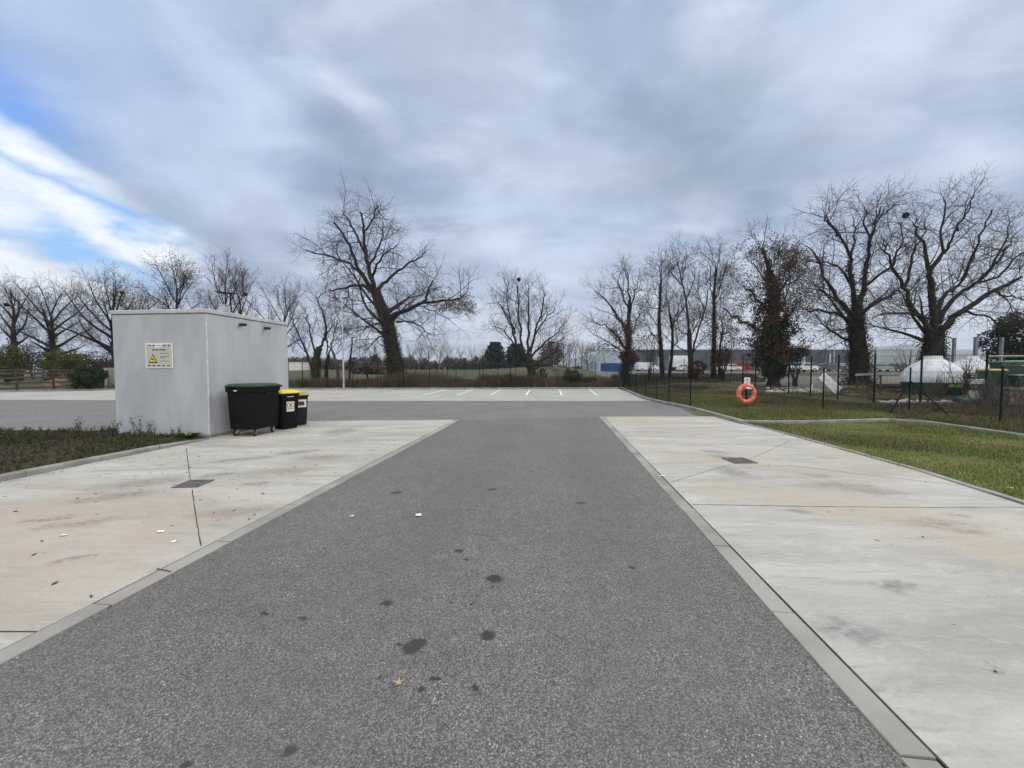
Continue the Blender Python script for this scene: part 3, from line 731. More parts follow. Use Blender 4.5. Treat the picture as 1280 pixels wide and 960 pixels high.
# star shaped fallen leaf
g = G(498.5, 856, .0); lv = []
for i in range(10):
    a = pi / 2 + i * pi / 5 + .25; r_ = .029 if i % 2 == 0 else .011
    lv.append(Vector((cos(a) * r_ * (1.15 if i in (2, 8) else 1), sin(a) * r_, .004 + (.009 if i % 2 == 0 else .002))))
m_ = MB(); c0 = m_.bm.verts.new((0, 0, .006)); vv = [m_.bm.verts.new(p) for p in lv]
for i in range(10): m_.bm.faces.new((c0, vv[i], vv[(i + 1) % 10]))
ext = bmesh.ops.extrude_face_region(m_.bm, geom=m_.bm.faces[:])
for e in ext['geom']:
    if isinstance(e, bmesh.types.BMVert): e.co.z += .0015
m_.cyl((0, 0, .006), (.012, -.034, .004), .0015, n=5)
o = m_.build('fallen_leaf', M['leaf_tan']); o.location = (g.x, g.y, .006)
tag(o, 'star-shaped tan fallen leaf lying on the dark asphalt', 'leaf')
def scrap(px, py, w, d, rz, label):
    g = G(px, py); m_ = MB(); n = 4; vs = []
    for j in range(n):
        for i in range(n): vs.append(m_.bm.verts.new(((i / (n - 1) - .5) * w + U(-.004, .004), (j / (n - 1) - .5) * d + U(-.003, .003), .004 + U(0, .010))))
    for j in range(n - 1):
        for i in range(n - 1): m_.bm.faces.new((vs[j * n + i], vs[j * n + i + 1], vs[j * n + n + i + 1], vs[j * n + n + i]))
    ex = bmesh.ops.extrude_face_region(m_.bm, geom=m_.bm.faces[:])
    for e in ex['geom']:
        if isinstance(e, bmesh.types.BMVert): e.co.z += .001
    o = m_.build('paper_scrap', M['paper']); o.location = (g.x, g.y, .008); o.rotation_euler = (0, 0, rz)
    return tag(o, label, 'litter')
scrap(523, 645.3, .062, .055, .1, 'cream rectangular paper scrap near the middle of the asphalt road')
scrap(440, 646.8, .045, .03, .4, 'small white paper scrap on the asphalt road, left of the cream one')
scrap(80, 671, .05, .032, .3, 'crumpled white scrap on the tan-stained part of the left slab')
scrap(201, 666, .06, .04, .2, 'thin white scrap on the left slab closest to the crack')
scrap(217, 679, .04, .03, .5, 'tiny white scrap on the left slab near its flush kerb strip')
scrap(1262, 611, .05, .04, .5, 'white scrap lying in the mossy lower lawn')
scrap(827, 596, .10, .02, .2, 'thin white litter strip on the asphalt by the right kerb strip')

b = MB(); b.box((0, 1950, 95), (9400, 4700, 206)); hzo = b.build('haze', None); hzo['kind'] = 'stuff'
mt = bpy.data.materials.new('haze'); mt.use_nodes = True; t_ = mt.node_tree; t_.nodes.remove(t_.nodes['Principled BSDF'])
pv = t_.nodes.new('ShaderNodeVolumePrincipled'); pv.inputs['Color'].default_value = (.80, .88, 1.0, 1); pv.inputs['Density'].default_value = HAZE
t_.links.new(pv.outputs[0], t_.nodes['Material Output'].inputs['Volume']); hzo.data.materials.append(mt); mt.cycles.homogeneous_volume = True
# ================================================================== FENCES
def rods_np(A, B, r0, r1=None, sides=3):
    A = np.asarray(A, float); B = np.asarray(B, float); N = len(A)
    r0 = np.broadcast_to(np.asarray(r0, float), (N,)); r1 = r0 if r1 is None else np.broadcast_to(np.asarray(r1, float), (N,))
    t = B - A; t /= np.maximum(np.linalg.norm(t, axis=1, keepdims=True), 1e-9)
    ref = np.where(np.abs(t[:, 2:3]) > .9, np.array([[1., 0, 0]]), np.array([[0, 0, 1.]]))
    u = np.cross(t, ref); u /= np.maximum(np.linalg.norm(u, axis=1, keepdims=True), 1e-9); w = np.cross(t, u)
    vs = []
    for P, r in ((A, r0), (B, r1)):
        for k in range(sides):
            a = 2 * pi * k / sides; vs.append(P + (u * cos(a) + w * sin(a)) * r[:, None])
    v = np.stack(vs, 1).reshape(-1, 3); base = np.arange(N)[:, None] * 2 * sides
    f = np.stack([np.concatenate([base + k, base + (k + 1) % sides, base + sides + (k + 1) % sides, base + sides + k], 1) for k in range(sides)], 1).reshape(-1, 4)
    return v, f
def fence(name, label, posts, h, mesh=True, dx=.05, rw=.0026, pr=.023, group=None, braces=(), rows=(.05, .25, .45, .65, .85, .97), pm=None, zoff=0.0):
    P = [Vector((p[0], p[1], (p[2] if len(p) > 2 else max(hzf(p[0], p[1]), zoff)))) for p in posts]
    o0 = P[0].copy()
    r = thing(name, label, 'fence', o0, 0, group)
    m_ = pm or M['fence_green']
    for p in P:
        q = p - o0; b = MB(); b.box((0, 0, h / 2 + .03), (pr * 2, pr * 2, h + .1), bevel=.004)
        b.box((0, 0, h + .085), (pr * 2.3, pr * 2.3, .015))
        o = b.build('post', m_, r); o.location = q
    if mesh:
        for a, c in zip(P, P[1:]):
            a_ = a - o0; c_ = c - o0; d = c_ - a_; n = max(2, int(d.length / dx))
            A, B, R = [], [], []
            for i in range(1, n):
                q = a_ + d * i / n; A.append((q.x, q.y, q.z + .03)); B.append((q.x, q.y, q.z + h)); R.append(rw)
            for k in rows:
                A.append((a_.x, a_.y, a_.z + h * k)); B.append((c_.x, c_.y, c_.z + h * k)); R.append(rw * 1.25)
            v, f = rods_np(A, B, R); link('mesh_panel', np_mesh('mesh_panel', v, f), m_, r)
    for (x0, y0, z0, x1, y1, z1) in braces:
        b = MB(); b.cyl(Vector((x0, y0, z0)) - o0, Vector((x1, y1, z1)) - o0, .02, n=8); b.build('brace', m_, r)
    return r
def bp(px, py, z): g = G(px, py, z); return (g.x, g.y, z)
fy = lambda px, Y: (lambda p: (p.x, p.y, max(.03, hzf(p.x, p.y))))(at(px, 461, Y))
fence('mesh_fence', 'long green wire mesh fence behind the far kerb of the parking bays', [fy(p, Y) for p, Y in ((344, 31.2), (378, 31.3), (409.5, 31.4), (441, 31.5), (472, 31.6), (504.5, 31.7), (537, 31.8), (570, 31.9), (604, 32), (638, 32.1), (672, 32.2), (708, 32.3), (744, 32.4), (780, 32.5))], 1.98)
fence('mesh_fence', 'green mesh fence receding behind the slim bare trees right of the parking bays', [fy(p, Y) for p, Y in ((781, 32.7), (817, 34.5), (855, 37), (894, 40), (914, 42.5), (934, 45))], 1.98)
fence('mesh_fence', 'tall green mesh fence along the storage yard, behind the lifebuoy', [bp(*p) for p in ((928, 483.5, .3), (944, 486.5, .25), (963, 488.5, .2), (985.5, 491.5, .15), (1013, 496, .14), (1047, 499.5, .14), (1092, 504, .14), (1150, 507.5, .14), (1231, 511.5, .14), (1335, 517, .14))], 2.03, pr=.025, rw=.0022)
fence('mesh_fence', 'low green mesh fence running along the kerb of the cross road', [bp(*p) for p in ((778, 486.2, .1), (786, 488.2, .1), (795, 491, .1), (807, 494.5, .1), (821, 499, .1), (836, 502.3, .1), (863, 507.3, .1))], 1.12, pr=.017)
q = [bp(*p) for p in ((1028.5, 512.5, .1), (1136, 517.5, .1), (1250, 531.5, .1), (1400, 556, .1))]
c_ = q[1]
fence('mesh_fence', 'low green mesh fence with diagonal braces beside the lower lawn', q, 1.45, pr=.018,
      braces=((c_[0], c_[1], 1.2, c_[0] - .62, c_[1] + .02, .12), (c_[0], c_[1], 1.2, c_[0] + .35, c_[1] - .9, .12)), dx=.06, rw=.0016)
fence('field_fence', 'thin dark fence crossing the far green field', [(lambda p: (p.x, p.y, hzf(p.x, p.y)))(at(px, 461, 52)) for px in (505, 519.5, 545, 559, 582, 599, 622, 645)], 1.5, mesh=True, dx=.3, rw=.006, pr=.03)

# ================================================================== LIFEBUOY
pb = bp(932.5, 508.6, .10)
z0 = pb[2]
post = thing('lifebuoy_post', 'green post with white notice board that carries the orange lifebuoy', 'sign post', pb, .08)
b = MB(); b.box((0, 0, .55), (.05, .05, 1.16), bevel=.005); b.build('post', M['fence_green'], post)
b = MB(); b.box((0, -.034, 1.02), (.245, .012, .27), bevel=.004); bo = b.build('notice_board', M['sign_white'], post)
b = MB(); b.loft([[Vector((x, y, z)) for x, y in ((-w / 2, -.034), (w / 2, -.034), (w / 2, -.034 - d), (-w / 2, -.034 - d))] for z, w, d in ((.72, .27, .15), (.86, .27, .15), (.875, .25, .05))])
b.build('ring_holder', M['sign_white'], post)
b = MB(); b.torus(.043, .009, 20, 6, Matrix.Translation((.0, -.042, 1.075))); b.box((0, -.041, 1.075), (.05, .004, .03)); b.build('printed_symbol', M['print_blue'], bo)
b = MB()
for i in range(7): b.box((-.072 + i * .024, -.041, .975), (.017, .004, .022))
b.build('printed_line', M['print_blue'], bo)
ring = thing('lifebuoy', 'faded orange lifebuoy ring hanging on the white holder in the verge', 'lifebuoy', (pb[0] - .075, pb[1] - .12, z0 + .53), .08)
R_, r_ = .315, .082
b = MB(); b.torus(R_, r_, 56, 16); b.build('ring', M['orange'], ring, True)
for a in (.35, 1.35, 2.55, 3.35, 4.35, 5.75):
    b = MB(); b.torus(R_, r_ + .004, 8, 16, None, a - .16, a + .16); b.build('band', M['ring_pale'], ring, True)
b = MB()
for k in range(4):
    a0 = k * pi / 2 + .4; pts = [Vector(((R_ + .09 + .02 * sin(pi * j / 6)) * cos(a0 + j / 6 * pi / 2), -.01, (R_ + .09 + .02 * sin(pi * j / 6)) * sin(a0 + j / 6 * pi / 2))) for j in range(7)]
    for p, q_ in zip(pts, pts[1:]): b.cyl(p, q_, .006, n=6)
b.build('grab_rope', M['ring_pale'], ring)

# ================================================================== LAMP POST
lp = at(429.5, 461, 31.2)
lamp = thing('lamp_post', 'slim pale lamp post with twin floodlights behind the parking bays', 'lamp post', (lp.x, lp.y, .0), 0)
b = MB(); b.cyl((0, 0, 0), (-.06, 0, 7.1), .075, .045, n=14); b.cyl((0, 0, 0), (0, 0, .35), .095, .09, n=14); b.build('pole', M['galv'], lamp, True, 40)
b = MB(); b.cyl((-.5, 0, 7.1), (.36, 0, 7.1), .025, n=8); b.build('cross_arm', M['galv'], lamp)
for x, a in ((-.52, .6), (.3, -.12)):
    b = MB(); b.box((x, -.08, 7.28), (.42, .3, .10), Matrix.Rotation(a, 4, 'Y') @ Matrix.Rotation(.5, 4, 'X'), bevel=.02); fl = b.build('floodlight', M['dark_metal'], lamp)
    b = MB(); b.box((x, -.11, 7.225), (.36, .22, .012), Matrix.Rotation(a, 4, 'Y') @ Matrix.Rotation(.5, 4, 'X')); b.build('lamp_glass', M['lamp_glass'], fl)

# ================================================================== STORAGE YARD, right
def lathe(mb, prof, n=48, folds=0, amp=0.0, seed=0):
    rings = []
    for r, z in prof:
        ring_ = []
        for i in range(n):
            a = 2 * pi * i / n
            k = 1 + amp * (sin(a * folds + seed + z * 1.5) * .6 + .4 * sin(a * (folds * 1.7) + 2 * seed)) if folds else 1
            ring_.append(Vector((r * k * cos(a), r * k * sin(a), z)))
        rings.append(ring_)
    mb.loft(rings); return mb
def dome(label, px, Y, k, green):
    p = at(px, 461, Y); gz = hzf(p.x, p.y)
    r = thing('covered_container', label, 'container', (p.x, p.y, gz), 0)
    s_ = Y / F * k; zt = EYE + 16 / F * Y - gz
    H0 = lambda py: EYE + (461 - py) / F * Y - gz
    prof = [(8.3, 445), (8.7, 448), (9.5, 449.6), (13, 451.9), (18.2, 455.3), (23, 460), (26.6, 465.3), (28.4, 470.5), (28.8, 474), (28.6, 477.5)]
    b = MB(); lathe(b, [(a * s_, H0(py)) for a, py in reversed(prof)], 72, 17, .022, px); b.build('cover', M['cover_white'], r, True, 30)
    b = MB()
    for t in (.28, 1.1, 2.0, 2.7, 3.6, 4.5, 5.4):                       # seams of the cover
        pts = [Vector((a * s_ * 1.02 * cos(t), a * s_ * 1.02 * sin(t), H0(py))) for a, py in prof[2:]]
        for a, c in zip(pts, pts[1:]): b.cyl(a, c, .012, n=5)
    b.build('seam', M['clad_light'], r)
    b = MB(); lathe(b, [(.0 + 24 * s_, 0.02), (26.2 * s_, .06), (27.2 * s_, H0(479.4)), (27.8 * s_, H0(477.4))], 48); b.build('base', M['tank_green'] if green else M['cover_white'], r, True, 30)
    b = MB(); lathe(b, [(27.9 * s_, H0(480)), (28.2 * s_, H0(479.3)), (27.9 * s_, H0(478.3))], 48); b.build('rim', M['tank_green'] if green else M['cover_white'], r, True, 30)
    return r
dome('white-covered bottle-necked container on a green base, beside the mesh fence', 1165.5, 19.5, 1.0, True)
dome('white-covered bottle-necked container standing behind the green-based one', 1211, 22.5, .92, False)

def yb(px, Y): p = at(px, 461, Y); return (p.x, p.y, hzf(p.x, p.y))
bin4('garden_container', 'dark green four-wheeled container with dull yellow lid behind the fence', yb(1240, 17.4), -.45, .74, .56, 1.46, M['bin_green'], M['lid_yellow_dull'], white_tag=False, cat='container')
bin4('garden_container', 'tall dark container with bright green lid at the right edge of the yard', yb(1278, 18.6), -.5, 1.75, 1.0, 1.86, M['car_green'], M['lid_bright'], white_tag=True, cat='container')
bin4('garden_container', 'lower dark green container with green lid in front of the tall one', yb(1286, 16.6), -.5, .9, .7, 1.22, M['car_green'], M['lid_bright'], white_tag=False, cat='container')
# lime tub
p = yb(1203, 17.9); r = thing('lime_tub', 'small green tub with lime green rim among the bare shrubs', 'tub', p)
b = MB(); lathe(b, [(.26, .0), (.36, .55), (.385, .60), (.385, .64), (.34, .64), (.30, .2)], 28); b.build('tub', M['tank_green'], r, True, 30)
b = MB(); lathe(b, [(.385, .60), (.42, .60), (.425, .70), (.36, .70), (.35, .64)], 28); b.build('rim', M['lime'], r, True, 30)
# stack of bricks on a pallet
p = yb(1270, 15.7); r = thing('brick_pallet', 'weathered brown bricks stacked on a wooden pallet in front of the dark container', 'pallet of bricks', p, -.15)
b = MB()
for k in range(3): b.box((0, (k - 1) * .36, .05), (1.05, .09, .09))
for k in range(6): b.box((-.43 + k * .172, 0, .11), (.11, .86, .022))
b.build('pallet', M['pale_wood'], r)
b = MB()
for z in range(7):
    for i in range(5):
        for j in range(3):
            if z == 6 and random.random() < .4: continue
            b.box((-.42 + i * .21 + U(-.015, .015), -.26 + j * .26 + U(-.015, .015), .175 + z * .082), (.195, .235, .072), U(-.05, .05), bevel=.006)
b.build('bricks', M['brick'], r)
# stack of plastic crates
for k in range(5):
    p = yb(1219.5, 17.0); r = thing('yard_crate', ('slatted dark green crate, %s of the crate stack beside the yellow-lidded container' % ['bottom', 'second from the bottom', 'middle', 'second from the top', 'topmost'][k]), 'crate', (p[0] + U(-.02, .02), p[1], p[2] + k * .255), -.3 + U(-.06, .06), 'crates stacked beside the container')
    b = MB(); b.box((0, 0, .012), (.55, .4, .02)); b.build('floor', M['bin_green'], r)
    b = MB()
    for s_ in (-1, 1):
        for z in (.06, .14, .22):
            b.box((s_ * .27, 0, z), (.014, .4, .05)); b.box((0, s_ * .195, z), (.526, .014, .05))
        for t in (-1, 1): b.box((s_ * .262, t * .188, .125), (.03, .03, .25))
    b.build('side', M['cover_white'] if k in (1, 3) else M['bin_green'], r)
# crumpled green tarpaulin
p = yb(1222, 16.2); b = MB()
q0 = bmesh.ops.create_icosphere(b.bm, subdivisions=4, radius=1)['verts']
for v in q0:
    n_ = mnoise.fractal(v.co * 1.6 + Vector((3, 1, 2)), 1, 2, 4) * .35; v.co *= (1 + n_); v.co.x *= .75; v.co.y *= .45; v.co.z = max(-.02, v.co.z * .42)
o = b.build('tarpaulin', M['bin_green'], None, True); o.location = p; tag(o, 'crumpled dark green tarpaulin lying on the ground by the crates', 'tarpaulin')
# three grey posts and rail
for i, (px, t, rr) in enumerate(((1193, 423, .10), (1220.2, 422, .115), (1252.3, 422.5, .10))):
    Y_ = 29.0; p = at(px, t, Y_); gz = hzf(p.x, p.y)
    b = MB(); b.box((0, 0, (p.z - gz) / 2), (rr * 1.7, rr * 1.7, p.z - gz), bevel=.015); b.box((0, 0, p.z - gz + .02), (rr * 2, rr * 2, .04))
    o = b.build('yard_post', M['post_grey']); o.location = (p.x, p.y, gz)
    tag(o, ['grey upright post rising beside the left of the white-covered containers', 'thicker grey upright post above the rear white-covered container', 'grey upright post right of the two others, by the dark evergreen'][i], 'post', 'grey posts in the yard')
p0 = at(1234, 445.5, 20.5); p1 = at(1300, 445, 19.5)
r = thing('timber_rail', 'long weathered timber rail on thin legs behind the green containers', 'rail', (p0.x, p0.y, hzf(p0.x, p0.y)))
d_ = p1 - p0
b = MB(); b.cyl((0, 0, p0.z - hzf(p0.x, p0.y)), (d_.x, d_.y, p0.z - hzf(p0.x, p0.y) + d_.z), .055, n=8); b.build('beam', M['pale_wood'], r)
for t in (.08, .9):
    b = MB(); b.cyl((d_.x * t, d_.y * t, 0), (d_.x * t, d_.y * t, p0.z - .13), .04, n=8); b.build('leg', M['old_wood'], r)
# plank barrier
a_ = at(1069, 468.6, 21.5); c_ = at(1138, 465.2, 20.0)
gz = hzf(a_.x, a_.y); r = thing('plank_barrier', 'long pale plank barrier on short legs across the rubble yard', 'barrier', (a_.x, a_.y, gz))
d_ = c_ - a_
b = MB(); b.box(d_ / 2 + Vector((0, 0, a_.z - gz)), (Vector((d_.x, d_.y, 0)).length, .045, .12), Matrix.Rotation(atan2(d_.y, d_.x), 4, 'Z') @ Matrix.Rotation(-atan2(d_.z, sqrt(d_.x ** 2 + d_.y ** 2)), 4, 'Y')); b.build('plank', M['pale_wood'], r)
for t in (.06, .5, .94):
    b = MB(); b.box((d_.x * t, d_.y * t + .05, (a_.z - gz) / 2), (.06, .06, a_.z - gz)); b.build('leg', M['old_wood'], r)
# white slatted lounger propped up
p = yb(1038, 22.0)
r = thing('slatted_lounger', 'white slatted plastic lounger tilted up behind the mesh fence', 'lounger', p, .35)
b = MB(); L_, Wd = 1.25, .56
tl = Matrix.Translation((0, 0, .62)) @ Matrix.Rotation(radians(-32), 4, 'Y') @ Matrix.Rotation(radians(62), 4, 'X')
for s_ in (-1, 1):
    pts = [tl @ Vector((s_ * Wd / 2, t * L_, 0)) for t in (-.5, .5)]; b.cyl(pts[0], pts[1], .035, n=8)
b.build('side_rail', M['white_paint'], r)
b = MB()
for k in range(15):
    y = (-.46 + k * .066) * L_; pts = [tl @ Vector((s_ * Wd / 2, y, .01)) for s_ in (-1, 1)]; b.cyl(pts[0], pts[1], .028, n=6)
b.build('slat', M['white_paint'], r)
b = MB(); b.cyl(tl @ Vector((-.2, .3, 0)), (.15, .5, 0), .025, n=6); b.cyl(tl @ Vector((.2, .3, 0)), (.6, .4, 0), .025, n=6); b.build('leg', M['white_paint'], r)
p = yb(1017, 22.4)
r = thing('bent_frame', 'bent white tube frame lying left of the slatted lounger', 'frame', p, .1)
b = MB()
pts = [Vector(v_) for v_ in ((-.18, 0, 0), (.02, .05, .52), (.10, .08, .55), (.32, .25, .47), (.46, .3, .02))]
for a, c in zip(pts, pts[1:]): b.cyl(a, c, .024, n=8)
b.build('tube', M['white_paint'], r)
# rubble: blocks are countless
A = []
def rubble(name, cnt, regions, smin, smax, m, label_kind='stuff'):
    b = MB()
    for k in range(cnt):
        x0, x1, y0, y1 = random.choice(regions); px = U(x0, x1); Y_ = U(y0, y1); p = at(px, 461, Y_); s_ = U(smin, smax)
        q0 = bmesh.ops.create_icosphere(b.bm, subdivisions=1, radius=s_)['verts']; k1 = Vector((U(.8, 1.6), U(.8, 1.4), U(.35, .7))); rot = Matrix.Rotation(U(0, 6), 4, 'Z')
        for v in q0:
            c = v.co * (1 + U(-.25, .25)); c = Vector((c.x * k1.x, c.y * k1.y, c.z * k1.z)); v.co = rot @ c + Vector((p.x, p.y, hzf(p.x, p.y) + s_ * .15))
    o = b.build(name, m); o['kind'] = 'stuff'; return o
rubble('soil_mound', 260, [(1095, 1215, 17.2, 18.2), (1140, 1200, 16.9, 17.6)], .14, .34, M['soil'])
rubble('rubble', 420, [(1100, 1190, 17.2, 19.5), (960, 1030, 23, 27), (1060, 1110, 20.5, 23), (1150, 1215, 16.6, 18), (1105, 1195, 15.4, 16.6)], .05, .22, M['stone_pale'])
rubble('dark_rubble', 160, [(1085, 1140, 21.5, 25), (1055, 1110, 22, 26)], .08, .30, M['soil'])
# log pile
for k, (dx_, dz_, L__) in enumerate(((-.5, .14, 2.2), (.0, .16, 2.6), (.45, .13, 1.9), (-.2, .40, 2.1), (.2, .42, 2.3))):
    p = yb(1112, 23.0); b = MB(); rr = U(.11, .16)
    b.cyl((-L__ / 2, dx_, dz_), (L__ / 2, dx_ + U(-.1, .1), dz_ + U(-.02, .03)), rr, rr * .85, n=12)
    o = b.build('timber_log', M['bark']); o.location = p; o.rotation_euler = (0, 0, .12)
    tag(o, 'dark log lying in the low heap beneath the plank barrier', 'log', 'logs heaped beneath the plank barrier')

# ================================================================== BUILDINGS BEYOND
def shed(name, label, x0, x1, Y0, Y1, zt, wall_m, roof_m, cat='building', bands=(), doors=(), slope=.0, gz=None):
    gz = hzf((x0 + x1) / 2, Y0) if gz is None else gz
    r = thing(name, label, cat, ((x0 + x1) / 2, Y0, gz)); w = x1 - x0; d = Y1 - Y0; h = zt - gz
    b = MB(); b.box((0, d / 2, h / 2 - .2), (w, d, h + .4)); b.build('wall', wall_m, r)
    b = MB(); b.box((0, d / 2, h + .11), (w + .4, d + .4, .22)); b.build('roof', roof_m, r)
    for (za, zb_, m_) in bands:
        b = MB(); b.box((0, -.03, (za + zb_) / 2), (w - .02, .06, zb_ - za)); b.build('cladding_band', m_, r)
    for (xa, xb, za, zb_, m_, nm) in doors:
        b = MB(); b.box(((xa + xb) / 2, -.075, (za + zb_) / 2), (xb - xa, .03, zb_ - za)); b.build(nm, m_, r)
    return r
Yw = 98
wx = lambda px: at(px, 461, Yw).x
drs = []
cx = (wx(797) + wx(1072)) / 2
for px0, px1, za, zb_, m_ in ((804, 818, .0, 4.4, M['dock']), (822, 826, 0, 3.5, M['clad_light']), (860, 866, .8, 3.0, M['clad_light']), (912, 928, 0, 2.6, M['brickwall']), (948, 958, .4, 2.6, M['pale_wood']), (1004, 1006, 0, 4.5, M['roof_pale']), (1036, 1038, 0, 4.5, M['roof_pale'])):
    drs.append((wx(px0) - cx, wx(px1) - cx, za, zb_, m_, 'dock_door' if m_ is M['dock'] else 'panel'))
shed('warehouse', 'long low grey warehouse with dark upper cladding beyond the parked cars', wx(797), wx(1072), Yw, Yw + 40, 6.4, M['clad_mid'], M['clad_light'], bands=((2.75, 5.55, M['clad_dark']),), doors=drs)
Yw2 = 118; wx2 = lambda px: at(px, 461, Yw2).x
shed('pale_shed', 'pale green-grey shed behind the ivy-clad trunks of the right-hand trees', wx2(1078), wx2(1150), Yw2, Yw2 + 30, EYE + 24 / F * Yw2, M['clad_pale'], M['roof_pale'], doors=[(-12, -8, 0, 3.2, M['clad_light'], 'door')])
Yw3 = 128; wx3 = lambda px: at(px, 461, Yw3).x
shed('pale_shed', 'far low white building glimpsed right of the grey posts', wx3(1192), wx3(1232), Yw3, Yw3 + 20, EYE + 17 / F * Yw3, M['clad_light'], M['roof_pale'])
# polytunnel
p0 = at(747, 461, 84); p1 = at(779, 461, 84); gz = hzf(p0.x, 84); w = p1.x - p0.x
r = thing('polytunnel', 'pale green arched polytunnel behind the blue skip', 'polytunnel', ((p0.x + p1.x) / 2, 84, gz)); ht = EYE + 25 / F * 84 - gz
b = MB(); arc = [Vector((-cos(pi * i / 16) * w / 2, 0, sin(pi * i / 16) ** .7 * ht)) for i in range(17)]
b.loft([arc, [p + Vector((0, 18, 0)) for p in arc]]); b.build('cover', M['tunnel'], r)
b = MB()
for yy in (0, 6, 12, 18):
    for a, c in zip(arc, arc[1:]): b.cyl(a * 1.01 + Vector((0, yy - .05, 0)), c * 1.01 + Vector((0, yy - .05, 0)), .05, n=5)
for x in (-.25, .25): b.cyl((x * w, -.06, 0), (x * w, -.06, ht * .85), .05, n=5)
b.build('frame', M['galv'], r)
# containers / skips
def skip(name, label, px0, px1, Y_, h, m_, cat):
    a, c = at(px0, 461, Y_), at(px1, 461, Y_); w = c.x - a.x; gz = hzf((a.x + c.x) / 2, Y_)
    r = thing(name, label, cat, ((a.x + c.x) / 2, Y_, gz))
    b = MB(); b.box((0, 1.2, h / 2 + .08), (w, 2.4, h), bevel=.03); b.build('body', m_, r)
    b = MB(); n_ = int(w / .45)
    for i in range(n_): b.box((-w / 2 + (i + .5) * w / n_, -.025, h / 2 + .08), (.12, .05, h - .2))
    b.build('rib', m_, r)
    b = MB(); b.box((0, -.03, h + .03), (w + .06, .1, .12)); b.box((0, -.03, .12), (w + .06, .1, .12)); b.build('frame', m_, r)
    return r
skip('blue_container', 'blue steel container beside the green polytunnel', 754.5, 779.5, 68, 1.52, M['cont_blue'], 'container')
skip('red_container', 'orange-red steel container in front of the long warehouse', 926, 938, 90, 1.9, M['cont_red'], 'container')

def car(label, px, Y_, rz, paint, L_=4.2, W__=1.75, H__=1.45, name='parked_car', van=False, group='cars parked beyond the yard', cat='car'):
    p = at(px, 461, Y_); gz = hzf(p.x, p.y) + .1
    r = thing(name, label, cat, (p.x, p.y, gz), rz, group)
    if van: prof = [(-.5, .22), (-.5, .55), (-.49, .95), (-.46, 1.0), (.18, 1.0), (.27, .97), (.40, .60), (.49, .52), (.5, .24)]
    else: prof = [(-.5, .26), (-.5, .56), (-.47, .66), (-.38, .70), (-.30, .95), (-.22, 1.0), (.05, 1.0), (.12, .96), (.27, .67), (.44, .58), (.49, .48), (.5, .26)]
    P = [(x * L_, z * H__) for x, z in prof]
    ring = lambda y, k: [Vector((x * (1 if z < .68 * H__ else .97), y * (1 if z < .69 * H__ else k), z)) for x, z in P]
    b = MB(); b.loft([ring(-W__ / 2, .80), ring(-W__ * .35, .9), ring(W__ * .35, .9), ring(W__ / 2, .80)]); b.build('body', paint, r, True, 28)
    b = MB(); zt, zb_ = H__ * .93, H__ * .70
    xs = (-.345, .225, .10, -.275) if not van else (.16, .335, .26, .16)
    for s_ in (-1, 1):
        pts = [(xs[0] * L_, zb_), (xs[1] * L_, zb_), (xs[2] * L_, zt), (xs[3] * L_, zt)]
        b.prism([Vector((x, s_ * (W__ / 2 * (.985 if z == zb_ else .83) ), z)) for x, z in pts], (0, s_ * .012, 0))
    b.build('side_window', M['glass'], r)
    b = MB(); x0, x1 = (.265, .125) if not van else (.385, .285)
    b.prism([Vector((x0 * L_, -W__ * .42, zb_)), Vector((x0 * L_, W__ * .42, zb_)), Vector((x1 * L_, W__ * .36, zt)), Vector((x1 * L_, -W__ * .36, zt))], (.03, 0, .03)); b.build('windscreen', M['glass'], r)
    for sx in (-.31, .31):
        for s_ in (-1, 1):
            b = MB(); rr = .31; b.cyl((sx * L_, s_ * (W__ / 2 - .17), rr - .1 + .1), (sx * L_, s_ * (W__ / 2 + .012), rr), rr, n=20); q = b.build('wheel', M['rubber'], r, True, 40)
            b = MB(); b.cyl((sx * L_, s_ * (W__ / 2), rr), (sx * L_, s_ * (W__ / 2 + .02), rr), rr * .6, n=16); b.build('rim', M['galv'], q)
    for s_ in (-1, 1):
        b = MB(); b.box((L_ * .485, s_ * W__ * .36, H__ * .46), (.10, .3, .12), bevel=.02); b.build('headlight', M['lamp_glass'], r)
        b = MB(); b.box((-L_ * .493, s_ * W__ * .38, H__ * .55), (.06, .2, .14)); b.build('tail_light', M['cont_red'], r)
    return r
car('white hatchback parked behind the mesh fence, right of the ivy-smothered tree', 1003, 60, pi + .25, M['car_white'])
car('dark saloon parked right beside the white hatchback', 1034, 61, pi + .2, M['car_dark'], 4.5)
car('grey car half hidden behind the broad bare tree trunk', 1062, 64, .3, M['car_grey'])
car('dark green car parked left of the white hatchback, under the ivy-smothered tree', 985, 66, pi + .3, M['car_green'])
car('grey hatchback parked far off beyond the plank barrier', 1098, 66, .1, M['car_grey'], 4.0)
car('dark car parked far off under the wide right-hand tree', 1124, 67, .1, M['car_dark'], 4.1)
car('white hatchback parked in front of the red container', 911, 72, pi + .1, M['car_white'], 4.0, 1.75, 1.4)
car('small white van parked under the slim bare trees', 808, 72, .1, M['car_white'], 3.9, 1.8, 1.7, 'parked_van', True, cat='van')
car('white pickup-sized van beside the white lorry box', 861, 74, pi, M['car_white'], 4.2, 1.8, 1.4, 'parked_van', True, cat='van')
